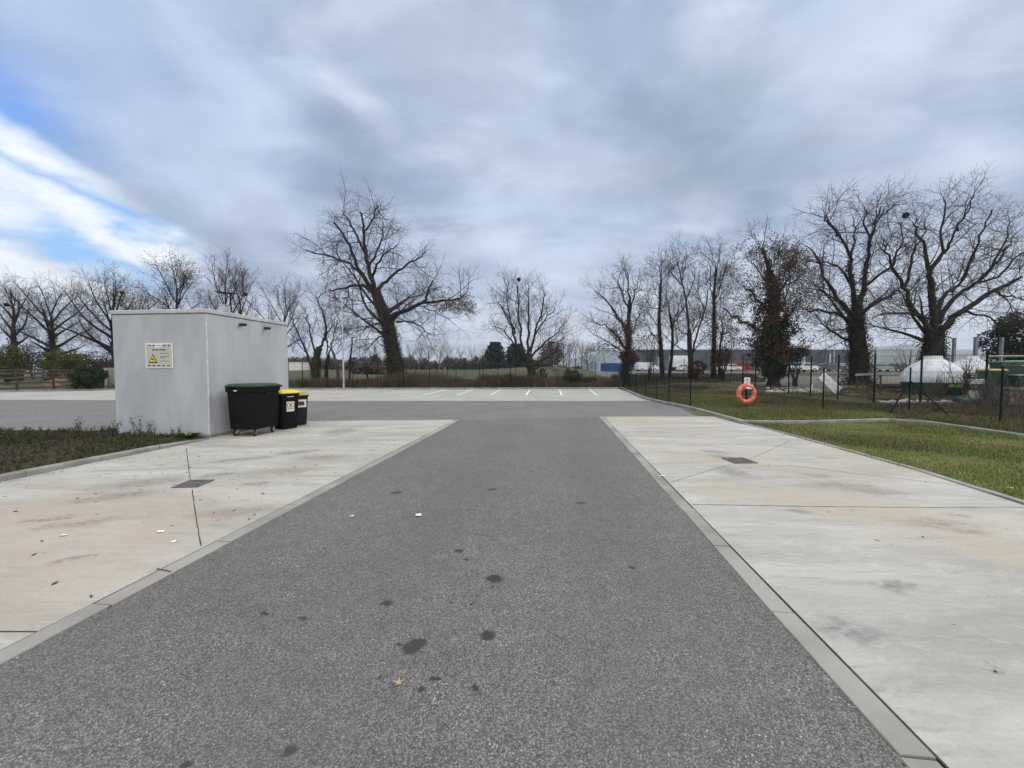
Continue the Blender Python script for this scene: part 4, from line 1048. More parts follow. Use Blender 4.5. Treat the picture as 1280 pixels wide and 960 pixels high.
# white lorry
p = at(849, 461, 86); gz = hzf(p.x, 86) + .1
r = thing('white_lorry', 'white box lorry parked in front of the warehouse between slim tree trunks', 'lorry', (p.x, p.y, gz))
b = MB(); b.box((0, 0, 2.15), (3.6, 2.3, 2.5), bevel=.04); b.build('cargo_box', M['car_white'], r)
b = MB(); b.loft([[Vector((x, y, z)) for x, z in ((1.85, .5), (3.4, .5), (3.4, 1.5), (3.1, 2.4), (1.85, 2.45))] for y in (-1.05, 1.05)]); cab = b.build('cab', M['car_white'], r)
b = MB(); b.box((2.6, -1.065, 1.85), (.9, .02, .55)); b.build('side_window', M['glass'], cab)
b = MB(); b.box((.4, 0, .75), (4.6, 1.0, .22)); b.build('chassis', M['dark_metal'], r)
for x in (-1.1, 2.6):
    for s_ in (-1, 1):
        b = MB(); b.cyl((x, s_ * .85, .45), (x, s_ * 1.12, .45), .45, n=20); b.build('wheel', M['rubber'], r, True, 40)
# thin lamp posts of the far car park
for i, (px, top) in enumerate(((1003, 431), (1044, 402), (973, 440))):
    Y_ = 78; p = at(px, top, Y_); gz = hzf(p.x, Y_); r = thing('street_lamp', ['pale thin lamp post in front of the warehouse, near the white hatchback', 'tallest thin lamp post in the far car park, near the dark saloon', 'short thin lamp post beside the ivy-smothered tree'][i], 'street lamp', (p.x, Y_, gz), 0, 'lamp posts of the far car park')
    b = MB(); b.cyl((0, 0, 0), (0, 0, p.z - gz), .09, .05, n=8); b.build('pole', M['galv'], r)
    b = MB(); b.box((-.35, 0, p.z - gz), (.8, .22, .09)); b.build('lamp_head', M['galv'], r)

# ================================================================== LEFT SIDE
def rail_fence(label, pts, h):
    P = [Vector((a.x, a.y, hzf(a.x, a.y))) for a in pts]; o0 = P[0].copy(); r = thing('rail_fence', label, 'fence', o0)
    for a, c in zip(P, P[1:]):
        d = c - a; n = max(1, round(d.length / 2.2))
        for i in range(n):
            q = a + d * i / n - o0; b = MB(); b.box((0, 0, h / 2), (.11, .11, h + .06), bevel=.01); o = b.build('post', M['old_wood'], r); o.location = q
        for z, t in ((.18, .12), (.55, .13), (.92, .14), (1.25, .15), (1.48, .10)):
            m = (a + c) / 2 - o0; b = MB(); b.box((m.x, m.y - .07, m.z + z * h / 1.55), (d.length, .03, t), Matrix.Rotation(atan2(d.y, d.x) + U(-.003, .003), 4, 'Z') @ Matrix.Rotation(U(-.006, .006), 4, 'Y')); b.build('rail', M['old_wood'], r)
    return r
rail_fence('weathered grey-brown timber rail fence at the left end of the parking bays', [at(-40, 461, 26.2), at(20, 461, 27.6), at(64, 461, 28.6)], 1.55)
rail_fence('shorter timber rail fence between the orange soil heap and the dark bush', [at(66, 461, 29.0), at(94, 461, 29.4)], 1.5)
p = at(140, 461, 30.2); r = thing('garden_wall', 'short pale rendered wall right beside the grey hut, far behind it', 'wall', (p.x, p.y, hzf(p.x, p.y)))
b = MB(); b.box((0, 0, .75), (1.1, .18, 1.7)); b.build('panel', M['pale_wood'], r)
b = MB(); b.box((0, 0, 1.62), (1.16, .24, .07)); b.build('capstone', M['pale_wood'], r)
p = at(131.5, 461, 30.0); b = MB(); b.box((0, 0, .72), (.12, .12, 1.5), bevel=.01); b.box((0, 0, 1.49), (.16, .16, .05)); o = b.build('gate_post', M['white_paint']); o.location = (p.x, p.y, hzf(p.x, p.y)); tag(o, 'thin white gate post between the dark bush and the pale wall', 'post')
p = at(73, 461, 32); b = MB(); q0 = bmesh.ops.create_icosphere(b.bm, subdivisions=4, radius=1)['verts']
for v in q0:
    v.co *= 1 + .3 * mnoise.fractal(v.co * 1.7, 1, 2, 4); v.co.x *= .85; v.co.y *= .7; v.co.z = max(-.05, v.co.z * .65)
M['clay'] = pmat('clay', (.20, .115, .07), (.13, .08, .05), 2, .95, bump=.5, bscale=14)
o = b.build('soil_heap', M['clay'], None, True); o.location = (p.x, p.y, hzf(p.x, p.y)); tag(o, 'small orange-brown soil heap behind the timber rail fence', 'soil heap')
p0, p1 = at(23, 461, 62), at(60, 461, 62)
shed('field_shed', 'low pale long shed seen over the timber rail fence', p0.x, p1.x, 62, 68, EYE + 0.5, M['clad_light'], M['roof_pale'], gz=.3)
p0, p1 = at(361, 461, 95), at(375, 461, 95)
shed('field_shed', 'small white far house just right of the grey hut', p0.x, p1.x, 95, 103, EYE + 1.7, M['white_paint'], M['clad_dark'], gz=.6)
# ================================================================== VEGETATION
def tubes(polys, sides):
    """polys: list of (points, radii) -> v, f"""
    lens = np.array([len(p) for p, _ in polys]); N = lens.sum()
    P = np.array([c for p, _ in polys for c in p], float).reshape(N, 3); R = np.array([c for _, r in polys for c in r], float)
    ID = np.repeat(np.arange(len(polys)), lens)
    last = np.zeros(N, bool); last[np.cumsum(lens) - 1] = True
    T = np.zeros_like(P); T[:-1] = P[1:] - P[:-1]
    li = np.where(last)[0]; T[li] = P[li] - P[li - 1]
    first = np.cumsum(lens) - lens
    T2 = T.copy(); inner = ~last; inner[first] = False; ii = np.where(inner)[0]; T2[ii] = T[ii] + T[ii - 1]
    T2 /= np.maximum(np.linalg.norm(T2, axis=1, keepdims=True), 1e-9)
    T0 = T[first][ID]; T0 = T0 / np.maximum(np.linalg.norm(T0, axis=1, keepdims=True), 1e-9)
    ref = np.where(np.abs(T0[:, 2:3]) > .8, np.array([[1., 0, 0]]), np.array([[0, 0, 1.]]))
    u = np.cross(T2, ref); u /= np.maximum(np.linalg.norm(u, axis=1, keepdims=True), 1e-9); w = np.cross(T2, u)
    v = np.stack([P + (u * cos(2 * pi * k / sides) + w * sin(2 * pi * k / sides)) * R[:, None] for k in range(sides)], 1).reshape(-1, 3)
    a = np.where(~last)[0][:, None] * sides
    f = np.stack([np.concatenate([a + k, a + (k + 1) % sides, a + sides + (k + 1) % sides, a + sides + k], 1) for k in range(sides)], 1).reshape(-1, 4)
    return v, f
def cards(P, size, flat=0.0, aspect=.6):
    """leaf-sized rhombic faces at points P"""
    P = np.asarray(P, float); N = len(P)
    a = rng.normal(size=(N, 3)); a[:, 2] *= (1 - flat); a /= np.linalg.norm(a, axis=1, keepdims=True)
    b = rng.normal(size=(N, 3)); b[:, 2] *= (1 - flat); b = np.cross(a, b); b /= np.maximum(np.linalg.norm(b, axis=1, keepdims=True), 1e-9)
    s = (np.asarray(size) * rng.uniform(.6, 1.3, N))[:, None]
    v = np.stack([P - a * s * .5, P + b * s * .5 * aspect + a * s * .05, P + a * s * .5, P - b * s * .5 * aspect + a * s * .05], 1).reshape(-1, 3)
    return v, np.arange(N * 4).reshape(N, 4)
def in_poly(x, y, poly):
    r = np.zeros(len(x), bool); n = len(poly); j = n - 1
    for i in range(n):
        xi, yi = poly[i][0], poly[i][1]; xj, yj = poly[j][0], poly[j][1]
        c = ((yi > y) != (yj > y)) & (x < (xj - xi) * (y - yi) / (yj - yi + 1e-12) + xi); r ^= c; j = i
    return r
def scatter(poly, n, dens=None):
    xs = [p[0] for p in poly]; ys = [p[1] for p in poly]; X_, Y_ = [], []; got = 0
    while got < n:
        x = rng.uniform(min(xs), max(xs), n); y = rng.uniform(min(ys), max(ys), n); k = in_poly(x, y, poly)
        if dens is not None: k &= rng.uniform(0, 1, n) < dens(x, y)
        X_.append(x[k]); Y_.append(y[k]); got += k.sum()
    return np.concatenate(X_)[:n], np.concatenate(Y_)[:n]
def vnoise(x, y, s, seed=0.0):
    """cheap smooth value field 0..1"""
    return .5 + .25 * (np.sin(x * s + 1.7 * np.sin(y * s * .8 + seed) + seed) + np.sin(y * s * 1.13 + 1.9 * np.sin(x * s * .67 - seed) + 2 * seed))
def blades(name, poly, n, hlo, hhi, w, m, z=None, lean=.5, dens=None, hfield=None, parts=None):
    x, y = scatter(poly, n, dens)
    zz = hz(x, y) if z is None else np.full(n, z)
    h = rng.uniform(hlo, hhi, n) * (hfield(x, y) if hfield is not None else 1)
    az = rng.uniform(0, 2 * pi, n); ln = rng.uniform(.1, 1, n) * lean
    az2 = rng.uniform(0, 2 * pi, n)
    dx, dy = np.cos(az2) * w * .5, np.sin(az2) * w * .5
    b0 = np.stack([x - dx, y - dy, zz - .01], 1); b1 = np.stack([x + dx, y + dy, zz - .01], 1)
    mx, my = x + np.cos(az) * ln * h * .35, y + np.sin(az) * ln * h * .35
    m0 = np.stack([mx - dx * .7, my - dy * .7, zz + h * .6], 1); m1 = np.stack([mx + dx * .7, my + dy * .7, zz + h * .6], 1)
    tp = np.stack([x + np.cos(az) * ln * h, y + np.sin(az) * ln * h, zz + h * (1 - .3 * ln)], 1)
    tp2 = tp + np.stack([dx * .12, dy * .12, 0 * dx], 1)
    v = np.stack([b0, b1, m1, m0, tp2, tp], 1).reshape(-1, 3); a = np.arange(n)[:, None] * 6
    f = np.concatenate([a + np.array([[0, 1, 2, 3]]), a + np.array([[3, 2, 4, 5]])], 0)
    o = link(name, np_mesh(name, v, f), m); o['kind'] = 'stuff'; return o

def rot_about(d, ang, az):
    ref = Vector((0, 0, 1)) if abs(d.z) < .9 else Vector((1, 0, 0))
    u = d.cross(ref).normalized(); w = d.cross(u)
    return (d * cos(ang) + (u * cos(az) + w * sin(az)) * sin(ang)).normalized()
class Tree:
    def __init__(s): s.big, s.mid, s.tw, s.tips = [], [], [], []
    def add(s, pts, rads):
        r = rads[0]; (s.big if r > .07 else s.mid if r > .022 else s.tw).append((pts, rads))
def trim(P, k):
    L = sum((b - a).length for a, b in zip(P, P[1:])) * k; out = [P[0]]
    for a, b in zip(P, P[1:]):
        s_ = (b - a).length
        if s_ >= L: out.append(a.lerp(b, L / s_)); break
        out.append(b); L -= s_
    return out
def smooth_line(P, n=4, jit=0.0):
    out = []; m_ = len(P)
    for i in range(m_ - 1):
        p0, p1, p2, p3 = P[max(i - 1, 0)], P[i], P[i + 1], P[min(i + 2, m_ - 1)]
        for k in range(n):
            t = k / n
            q = .5 * ((2 * p1) + (p2 - p0) * t + (2 * p0 - 5 * p1 + 4 * p2 - p3) * t * t + (3 * p1 - p0 - 3 * p2 + p3) * t ** 3)
            if jit and (i or k): q = q + Vector((U(-jit, jit), U(-jit, jit), U(-jit, jit)))
            out.append(q)
    out.append(P[-1]); return out
def branch(p, d, L, n, wander, up):
    pts = [p.copy()]; st_ = L / n
    for i in range(n):
        d = (d + Vector((U(-1, 1), U(-1, 1), U(-1, 1) + up)) * wander).normalized(); p = p + d * st_; pts.append(p)
    return pts
def grow(T, pts, rads, lv, cfg):
    if lv >= len(cfg): T.tips.append(pts[-1]); return
    c = cfg[lv]; seg = [(b - a).length for a, b in zip(pts, pts[1:])]; L = sum(seg)
    n = max(1, int(L * c['d'] * U(.85, 1.15) + random.random() * .8)); az = U(0, 6.28); t0 = c.get('t0', .2)
    for j in range(n + 1):
        t = t0 + (1 - t0) * (j + U(0, .9)) / (n + 1) if j < n else .985
        x = t * L; i = 0
        while i < len(seg) - 1 and x > seg[i]: x -= seg[i]; i += 1
        f = min(1, x / max(seg[i], 1e-6)); p = pts[i].lerp(pts[i + 1], f); rr = rads[i] * (1 - f) + rads[i + 1] * f
        d = (pts[i + 1] - pts[i]).normalized(); az += 2.4 + U(-.6, .6)
        ang = radians(U(*c['a'])) * (.45 if j == n else 1); dd = rot_about(d, ang, az)
        dd = (dd + Vector((0, 0, c.get('lift', .15)))).normalized()
        ln = U(*c['l']) * (1 - c.get('tp', .45) * t)
        r0 = max(.006, min(rr * .75, c['r'] * U(.8, 1.15) * (ln / c['l'][1]) ** .7))
        k = c['n']; q = branch(p, dd, ln, k, c.get('w', .22), c.get('up', .25))
        rd = [r0 + (max(.005, r0 * .4) - r0) * m_ / k for m_ in range(k + 1)]
        T.add(q, rd); grow(T, q, rd, lv + 1, cfg)
def cfg_for(k=1.0, up=.25, d=1.0, a=(32, 62), tw=1.0, lift=.15):
    return [dict(d=1.5 * d / k, l=(1.5 * k, 3.7 * k), a=a, r=.046 * k, n=6, t0=.2, w=.22, up=up, lift=lift),
            dict(d=2.4 * d / k, l=(.8 * k, 2.0 * k), a=(30, 74), r=.02 * k, n=4, t0=.15, w=.2, up=up, lift=lift * .7),
            dict(d=4.9 * d * tw / k, l=(.32 * k, 1.0 * k), a=(28, 72), r=.0125 * k, n=3, t0=.12, w=.2, up=up * .7, lift=lift * .5)]
def tree_objects(T, name, label, base, barkm, twigm, group=None, ivy=None, leaves=None, leafm=None, ivym=None, cat='tree', trunkpts=None):
    r = thing(name, label, cat, base, 0, group); o0 = np.array(base)
    if T.big:
        v, f = tubes(T.big, 9); link('trunk', np_mesh('trunk', v - o0, f), barkm, r, True)
    V, Fc, nv = [], [], 0
    for ps, sd in ((T.mid, 5), (T.tw, 3)):
        if ps:
            v, f = tubes(ps, sd); V.append(v - o0); Fc.append(f + nv); nv += len(v)
    if V: link('crown', np_mesh('crown', np.concatenate(V), np.concatenate(Fc)), twigm, r)
    if ivy is not None and len(ivy):
        v, f = cards(np.array(ivy) - o0, .13); link('ivy', np_mesh('ivy', v, f), ivym or M['ivy'], r)
    if leaves is not None and len(leaves):
        v, f = cards(np.array(leaves) - o0, .105); link('dead_leaves', np_mesh('dead_leaves', v, f), leafm or M['deadleaf'], r)
    return r
def ivy_on(pts, rads, dens, thick, t0=0, t1=1, fade=.5):
    """points around a limb"""
    out = []; n = len(pts)
    for i in range(n - 1):
        t = i / (n - 1)
        if t < t0 or t > t1: continue
        L = (pts[i + 1] - pts[i]).length; k = int(dens * L * (1 - fade * (t - t0) / (t1 - t0 + 1e-6)))
        for _ in range(k):
            p = pts[i].lerp(pts[i + 1], random.random()); a = U(0, 6.28); h = U(-1, 1)
            rr = rads[i] * 1.0 + thick * (1 - fade * t) * U(0, 1) ** 1.6 * (.55 + .9 * mnoise.noise(p * .9 + Vector((5, 2, 1))) + .45)
            out.append((p.x + cos(a) * rr, p.y + sin(a) * rr, p.z + h * .1))
    return out
def manual_tree(label, Y_, trunk, limbs, cfg, barkm=None, twigm=None, extra=0, ivy=(), leaves=0, leafm=None, leafzone=None, ivym=None, name='bare_tree', jit=.11, extra_z=(.35, .8), ex_len=(3, 6)):
    """trunk / limbs: (pixel x, pixel y, metres further away) traced at the tree's own distance"""
    T = Tree(); W = lambda q: at(q[0], q[1], Y_ + q[2])
    tp = [W(q) for q in trunk[0]]; gz = hzf(tp[0].x, tp[0].y); tp[0].z = gz - .05
    tl = smooth_line(tp, 5, .02); n = len(tl); r0, r1 = trunk[1:]
    tr = [r0 + (r1 - r0) * (i / (n - 1)) ** .75 for i in range(n)]; tr[0] *= 1.35
    if n > 2: tr[1] *= 1.1
    T.add(tl, tr); iv = []
    for (which, dens, thick, t0, t1) in ivy:
        if which == 't': iv += ivy_on(tl, tr, dens, thick, t0, t1)
    for k, (lp_, a, b) in enumerate(limbs):
        P = smooth_line(trim([W(q) for q in lp_], .84), 4, jit); m_ = len(P); a *= .82; R = [a + (b - a) * (i / (m_ - 1)) ** .62 for i in range(m_)]
        T.add(P, R); grow(T, P, R, 0, cfg)
        for (which, dens, thick, t0, t1) in ivy:
            if which == k: iv += ivy_on(P, R, dens, thick, t0, t1)
    for k in range(extra):
        t = U(*extra_z); i = int(t * (n - 1)); d = Vector((U(-1, 1), random.choice((-1, 1)) * U(.5, 1), U(.35, 1.0))).normalized()
        L = U(*ex_len); q = branch(tl[i], d, L, 7, .24, .2); a = tr[i] * .3; R = [a + (.02 - a) * (j / 7) ** .7 for j in range(8)]; T.add(q, R); grow(T, q, R, 0, cfg)
    lv_ = None
    if leaves:
        tips = [p for p in T.tips if leafzone is None or leafzone(p)]
        if tips: lv_ = [tuple(random.choice(tips) + Vector((U(-.25, .25), U(-.25, .25), U(-.25, .2)))) for _ in range(leaves)]
    return tree_objects(T, name, label, (tp[0].x, tp[0].y, gz), barkm or M['bark'], twigm or M['twig'], None, iv, lv_, leafm, ivym)

# ---- the big leaning oak
q_ = lambda a, b: (320 + a / 3.428, 220 + b / 3.428)
def L3(*pts, dy=0.0): return [(*q_(a, b), dy * i / max(1, len(pts) - 1)) for i, (a, b) in enumerate(pts)]
oak_cfg = cfg_for(1.15, .03, 1.1, a=(38, 78), lift=.0)
manual_tree('tallest bare oak, leaning, with ivy-wrapped trunk behind the parking bays', 36.0,
    (L3((602, 905), (594, 800), (577, 700), (556, 610), (530, 545), (512, 495)), .74, .46),
    [(L3((556, 615), (640, 575), (715, 541), (740, 490), (762, 442), (790, 400), dy=-1.0), .36, .05), (L3((712, 541), (800, 531), (880, 522), (915, 470), (935, 440), dy=-1), .20, .035),
     (L3((512, 500), (482, 390), (465, 260), (450, 170), (438, 100), dy=.5), .34, .04), (L3((512, 500), (440, 400), (405, 300), (340, 205), (300, 160), dy=1.5), .32, .04),
     (L3((508, 510), (455, 470), (390, 478), (330, 490), (270, 492), dy=-1.5), .24, .04), (L3((516, 490), (560, 450), (625, 395), (700, 350), (762, 300), dy=2), .26, .04),
     (L3((440, 402), (345, 350), (245, 325), (170, 312), dy=2.5), .18, .035), (L3((498, 440), (520, 380), (560, 325), (640, 272), dy=-2.5), .2, .035),
     (L3((548, 640), (505, 635), (470, 655), (440, 690), dy=-1.5), .09, .025), (L3((552, 680), (510, 705), (480, 740), (440, 745), dy=1), .10, .025),
     (L3((600, 625), (680, 630), (735, 670), (775, 700), dy=1.5), .12, .03), (L3((720, 560), (780, 590), (840, 625), (880, 660), dy=1), .07, .02),
     (L3((470, 330), (420, 230), (380, 170), (360, 110), dy=-1.5), .16, .035), (L3((462, 250), (495, 190), (520, 130), (505, 100), dy=-1.5), .13, .03), (L3((482, 390), (530, 300), (545, 220), (540, 160), dy=2), .15, .03)],
    oak_cfg, extra=8, ex_len=(4, 7), ivy=(('t', 900, .42, 0, .75), (0, 60, .25, 0, .3)), leaves=3600, leafm=M['bush_brown'], ivym=M['ivy'],
    leafzone=lambda p: abs(p.x - at(568, 376, 35).x) < 1.7 and abs(p.z - at(568, 376, 35).z) < .9 or (p - at(520, 400, 37)).length < .7)
M['moss_bark'] = M['ivy']

# ---- round-crowned tree behind the parking bays, with a nest
q_ = lambda a, b: (560 + a / 4, 300 + b / 4)
L4 = lambda *pts, dy=0.0: [(*q_(a, b), dy * i / max(1, len(pts) - 1)) for i, (a, b) in enumerate(pts)]
cen_cfg = cfg_for(.88, .22, 1.05, a=(30, 60), lift=.15)
manual_tree('pale round-crowned bare tree with a nest near its top, behind the right bays', 36.5,
    (L4((428, 725), (420, 660), (405, 600), (398, 570)), .42, .34),
    [(L4((405, 605), (350, 545), (320, 440), (262, 330), (215, 250), dy=1), .22, .03), (L4((398, 575), (402, 430), (400, 300), (408, 160), dy=0), .2, .03), (L4((372, 560), (358, 400), (352, 260), (348, 160), dy=-1), .17, .03),
     (L4((410, 590), (470, 525), (540, 465), (605, 400), dy=1.5), .17, .03), (L4((408, 560), (450, 410), (480, 290), (495, 200), dy=-1), .16, .03), (L4((345, 540), (275, 450), (190, 425), dy=-1), .12, .025),
     (L4((335, 470), (300, 330), (290, 180), dy=2), .12, .025), (L4((430, 480), (500, 380), (560, 330), dy=-2), .12, .025), (L4((470, 525), (560, 500), (620, 460), dy=-1), .08, .025)],
    cen_cfg, M['bark'], M['twig'], extra=3, ex_len=(3, 5), ivy=(('t', 240, .16, 0, .9),))
def nest(label, px, py, Y_, r_):
    p = at(px, py, Y_); A, B = [], []
    for _ in range(260):
        v = Vector((random.gauss(0, 1), random.gauss(0, 1), random.gauss(0, 1))).normalized(); c = v * r_ * U(.55, 1); t = rot_about(v, pi / 2, U(0, 6.28)) * r_ * U(.3, .8); A.append(tuple(c - t)); B.append(tuple(c + t))
    v, f = rods_np(A, B, .012); o = link('bird_nest', np_mesh('bird_nest', v, f), M['nest']); o.location = p; tag(o, label, 'nest'); return o
nest('dark twig nest in the top of the pale round-crowned tree', 648.4, 349.5, 36.2, .17)
nest('dark twig clump high between the two widest bare trees on the right', 1132, 269, 30.5, .21)
nest('dark twig nest in the small tree behind the left end of the hut roof', 152.5, 366, 44, .2)
nest('dark twig nest in the slim tree behind the right part of the hut roof', 306.5, 368, 44, .2)
nest('small nest on top of the ivy-clad leftmost tree', 8.3, 381, 42, .2)

# ---- tree at the corner of the bays
q_ = lambda a, b: (560 + a / 4, 300 + b / 4)
small_cfg = cfg_for(.85, .15, 1.0, a=(32, 64), lift=.08)
manual_tree('bare tree with ivy and rusty leaves round its trunk at the corner of the bays', 34.0,
    (L4((872, 740), (884, 660), (902, 560), (902, 430), (908, 300)), .40, .13),
    [(L4((895, 465), (835, 360), (765, 275), (690, 220), dy=1), .15, .03), (L4((893, 545), (800, 440), (700, 408), dy=-1), .12, .03), (L4((900, 420), (932, 280), (955, 190), dy=-1), .11, .03), (L4((906, 310), (900, 190), (882, 115), dy=.5), .12, .025),
     (L4((890, 590), (820, 525), (745, 525), dy=1), .09, .025), (L4((904, 350), (860, 240), (840, 160), dy=-1), .1, .025), (L4((902, 500), (945, 400), (965, 330), dy=1), .09, .025)],
    small_cfg, extra=2, ivy=(('t', 620, .42, .15, .75), (0, 220, .2, 0, .4), (1, 160, .2, 0, .4)), leaves=3600, leafm=M['deadleaf'],
    leafzone=lambda p: p.z < 8.5 and p.x > at(765, 400, 34).x)
# clumps of rusty leaves
def leaf_clump(label, px, py, Y_, rx, rz, n, m, name='beech_bush', cat='bush', size=.16, ground=True, twig=True, squash=1.0):
    c = at(px, py, Y_); gz = hzf(c.x, c.y); P = []; base = Vector((c.x, c.y, gz))
    r = thing(name, label, cat, base)
    while len(P) < n * 1.5:
        v = Vector((U(-1, 1), U(-1, 1), U(-1, 1)))
        l = v.length
        if l > 1 or random.random() > .25 + l * .75: continue
        lim = .72 + .5 * mnoise.noise(v.normalized() * 1.9 + Vector((px * .1, py * .1, 0)))
        if l > lim + .12: continue
        if mnoise.noise(v * 2.6 + Vector((px, 1, 2))) < -.28: continue
        P.append((v.x * rx, v.y * rx * .9, max(.03, v.z * rz + c.z - gz)))
    v, f = cards(P, size * .8); link('foliage', np_mesh('foliage', v, f), m, r)
    T = Tree()
    for k in range(9 if twig else 0):
        a = U(0, 6.28); tip = Vector((cos(a) * rx * U(.2, .75), sin(a) * rx * U(.2, .75), c.z - gz + rz * U(0, .8)))
        q = smooth_line([Vector((U(-.15, .15), U(-.15, .15), -.03)), tip * .45 + Vector((0, 0, .1)), tip], 3, .04); m_ = len(q); T.mid.append((q, [.035 - .025 * i / (m_ - 1) for i in range(m_)]))
    if twig:
        v, f = tubes(T.mid, 5); link('stem', np_mesh('stem', v, f), M['bark'], r)
    return r
CL = 1.7
leaf_clump('round rusty-leaved bush at the foot of the slim bare trees', 870, 460.5, 36, 1.0, .85, 1500, M['deadleaf'])
leaf_clump('rusty-leaved bush around the trunk at the corner of the bays', 786, 447, 33.9, .95, .65, 1200, M['deadleaf'])
leaf_clump('rusty brown shrub left of the ivy-smothered tree', 904, 445, 35.5, 1.0, 1.0, 900, M['deadleaf'])
leaf_clump('sparse brown-leaved shrub between the slim bare trees', 812, 430, 38, 1.5, 1.5, 700, M['bush_brown'])
leaf_clump('sparse brown-leaved bush right of the slimmest trunks', 903, 420, 36.5, 2.1, 1.5, 1000, M['deadleaf'])
leaf_clump('rusty drooping shrub at the right foot of the ivy-smothered tree', 995, 440, 28.5, 1.0, .5, 500, M['deadleaf'])

# ---- slim trees
q_ = lambda a, b: (720 + a / 4, 280 + b / 4)
L5 = lambda *pts, dy=0.0: [(*q_(a, b), dy * i / max(1, len(pts) - 1)) for i, (a, b) in enumerate(pts)]
slim = cfg_for(.8, .2, 1.0, a=(32, 60), lift=.12)
manual_tree('slim bare tree with leaning ivy-flecked trunk, second right of the bays corner', 38,
    (L5((432, 770), (425, 640), (415, 500), (420, 380), (425, 280)), .24, .09), [(L5((425, 300), (415, 220), (390, 165), dy=.5), .08, .02), (L5((422, 420), (380, 420), (335, 330), dy=1), .07, .02), (L5((425, 290), (430, 200), (425, 150), dy=-1), .07, .02), (L5((418, 520), (365, 450), (345, 400), dy=-1), .06, .02), (L5((412, 600), (350, 490), (330, 400), dy=1), .06, .02)],
    slim, M['bark'], M['twig'], extra=5, extra_z=(.35, .97), ex_len=(2, 4), ivy=(('t', 140, .14, .1, .9),), leaves=160)
manual_tree('thin forked bare tree standing close right of the slim leaning one', 39,
    (L5((465, 770), (480, 640), (482, 540), (470, 450)), .17, .11), [(L5((470, 450), (455, 380), (440, 300), dy=.5), .09, .02), (L5((482, 530), (510, 430), (530, 360), dy=-.5), .09, .02), (L5((484, 620), (530, 550), (545, 480), dy=.5), .05, .02)],
    slim, M['bark'], M['twig'], extra=5, extra_z=(.35, .97), ex_len=(2, 4))
manual_tree('tall V-forked bare tree behind the round rusty bush', 37,
    (L5((575, 775), (573, 680), (568, 600), (566, 540)), .27, .2), [(L5((566, 545), (560, 440), (540, 320), (510, 200), (485, 110), dy=.8), .17, .025), (L5((575, 650), (610, 540), (650, 400), (672, 280), (655, 100), dy=-.8), .14, .025), (L5((552, 380), (590, 280), (590, 150), dy=1), .08, .02), (L5((540, 320), (485, 250), (450, 210), dy=-1), .07, .02),
     (L5((560, 470), (520, 400), (470, 300), dy=1), .06, .02), (L5((640, 430), (610, 320), (620, 200), dy=1), .07, .02), (L5((532, 280), (545, 190), (560, 120), dy=-1), .07, .02)],
    slim, M['bark'], M['twig'], extra=5, extra_z=(.35, .97), ex_len=(2, 4))
manual_tree('tall single-stemmed bare tree with ivy, left of the ivy-smothered tree', 37.5,
    (L5((686, 775), (690, 620), (690, 480), (692, 330), (700, 220)), .22, .09), [(L5((696, 270), (715, 180), (722, 105), dy=.5), .08, .02), (L5((700, 300), (750, 230), (815, 160), dy=1), .07, .02), (L5((700, 230), (685, 160), (680, 110), dy=-1), .06, .02), (L5((692, 420), (745, 330), (790, 280), dy=-1), .06, .02), (L5((690, 380), (655, 300), (650, 240), dy=1), .06, .02)],
    slim, M['bark'], M['twig'], extra=5, extra_z=(.35, .97), ex_len=(2, 4), ivy=(('t', 240, .2, .0, .7),), leaves=500, leafzone=lambda p: p.z < 7)
manual_tree('short leaning sapling right of the tall single-stemmed tree', 36.5,
    (L5((718, 770), (715, 680), (722, 600), (735, 520)), .14, .07), [(L5((722, 600), (760, 530), (800, 500), dy=.5), .05, .02), (L5((733, 530), (720, 440), (730, 380), dy=-.5), .05, .02), (L5((728, 560), (780, 540), (835, 560), dy=-.5), .05, .02)],
    slim, M['bark'], M['twig'], leaves=500)

# ---- ivy smothered tree
ivy_cfg = cfg_for(.8, .25, .95, lift=.18)
ivt = manual_tree('ivy-smothered dark tree with brown leaves, between the slim trees and the wide right-hand trees', 29,
    (L5((988, 775), (990, 640), (990, 500), (985, 380), (965, 250), (935, 120)), .42, .07),
    [(L5((965, 545), (850, 500), (770, 445), (700, 380), dy=1), .15, .03), (L5((980, 450), (880, 350), (800, 280), dy=-1), .12, .03), (L5((995, 520), (1080, 440), (1120, 380), dy=1), .12, .03), (L5((985, 380), (1050, 290), (1085, 220), dy=-1), .1, .03), (L5((970, 300), (900, 220), (860, 150), dy=1), .09, .025), (L5((940, 160), (915, 100), (905, 75), dy=0), .06, .02), (L5((960, 240), (1010, 160), (1035, 110), dy=1), .08, .025), (L5((985, 600), (920, 590), (880, 640), dy=-1), .08, .025)],
    ivy_cfg, extra=3, ivy=((0, 220, .3, 0, .5), (1, 160, .3, 0, .5), (2, 200, .3, 0, .5)), leaves=13000, leafm=M['deadleaf'], leafzone=lambda p: 1.5 < p.z < 11.5 and mnoise.noise(p * .8) > -.12, ivym=M['ivy_dark'])
PA, PB = [], []
prof = ((470, 9), (462, 15), (450, 22), (437, 25), (425, 24), (412, 23), (400, 20), (385, 15), (370, 11), (355, 8), (340, 6), (325, 4))
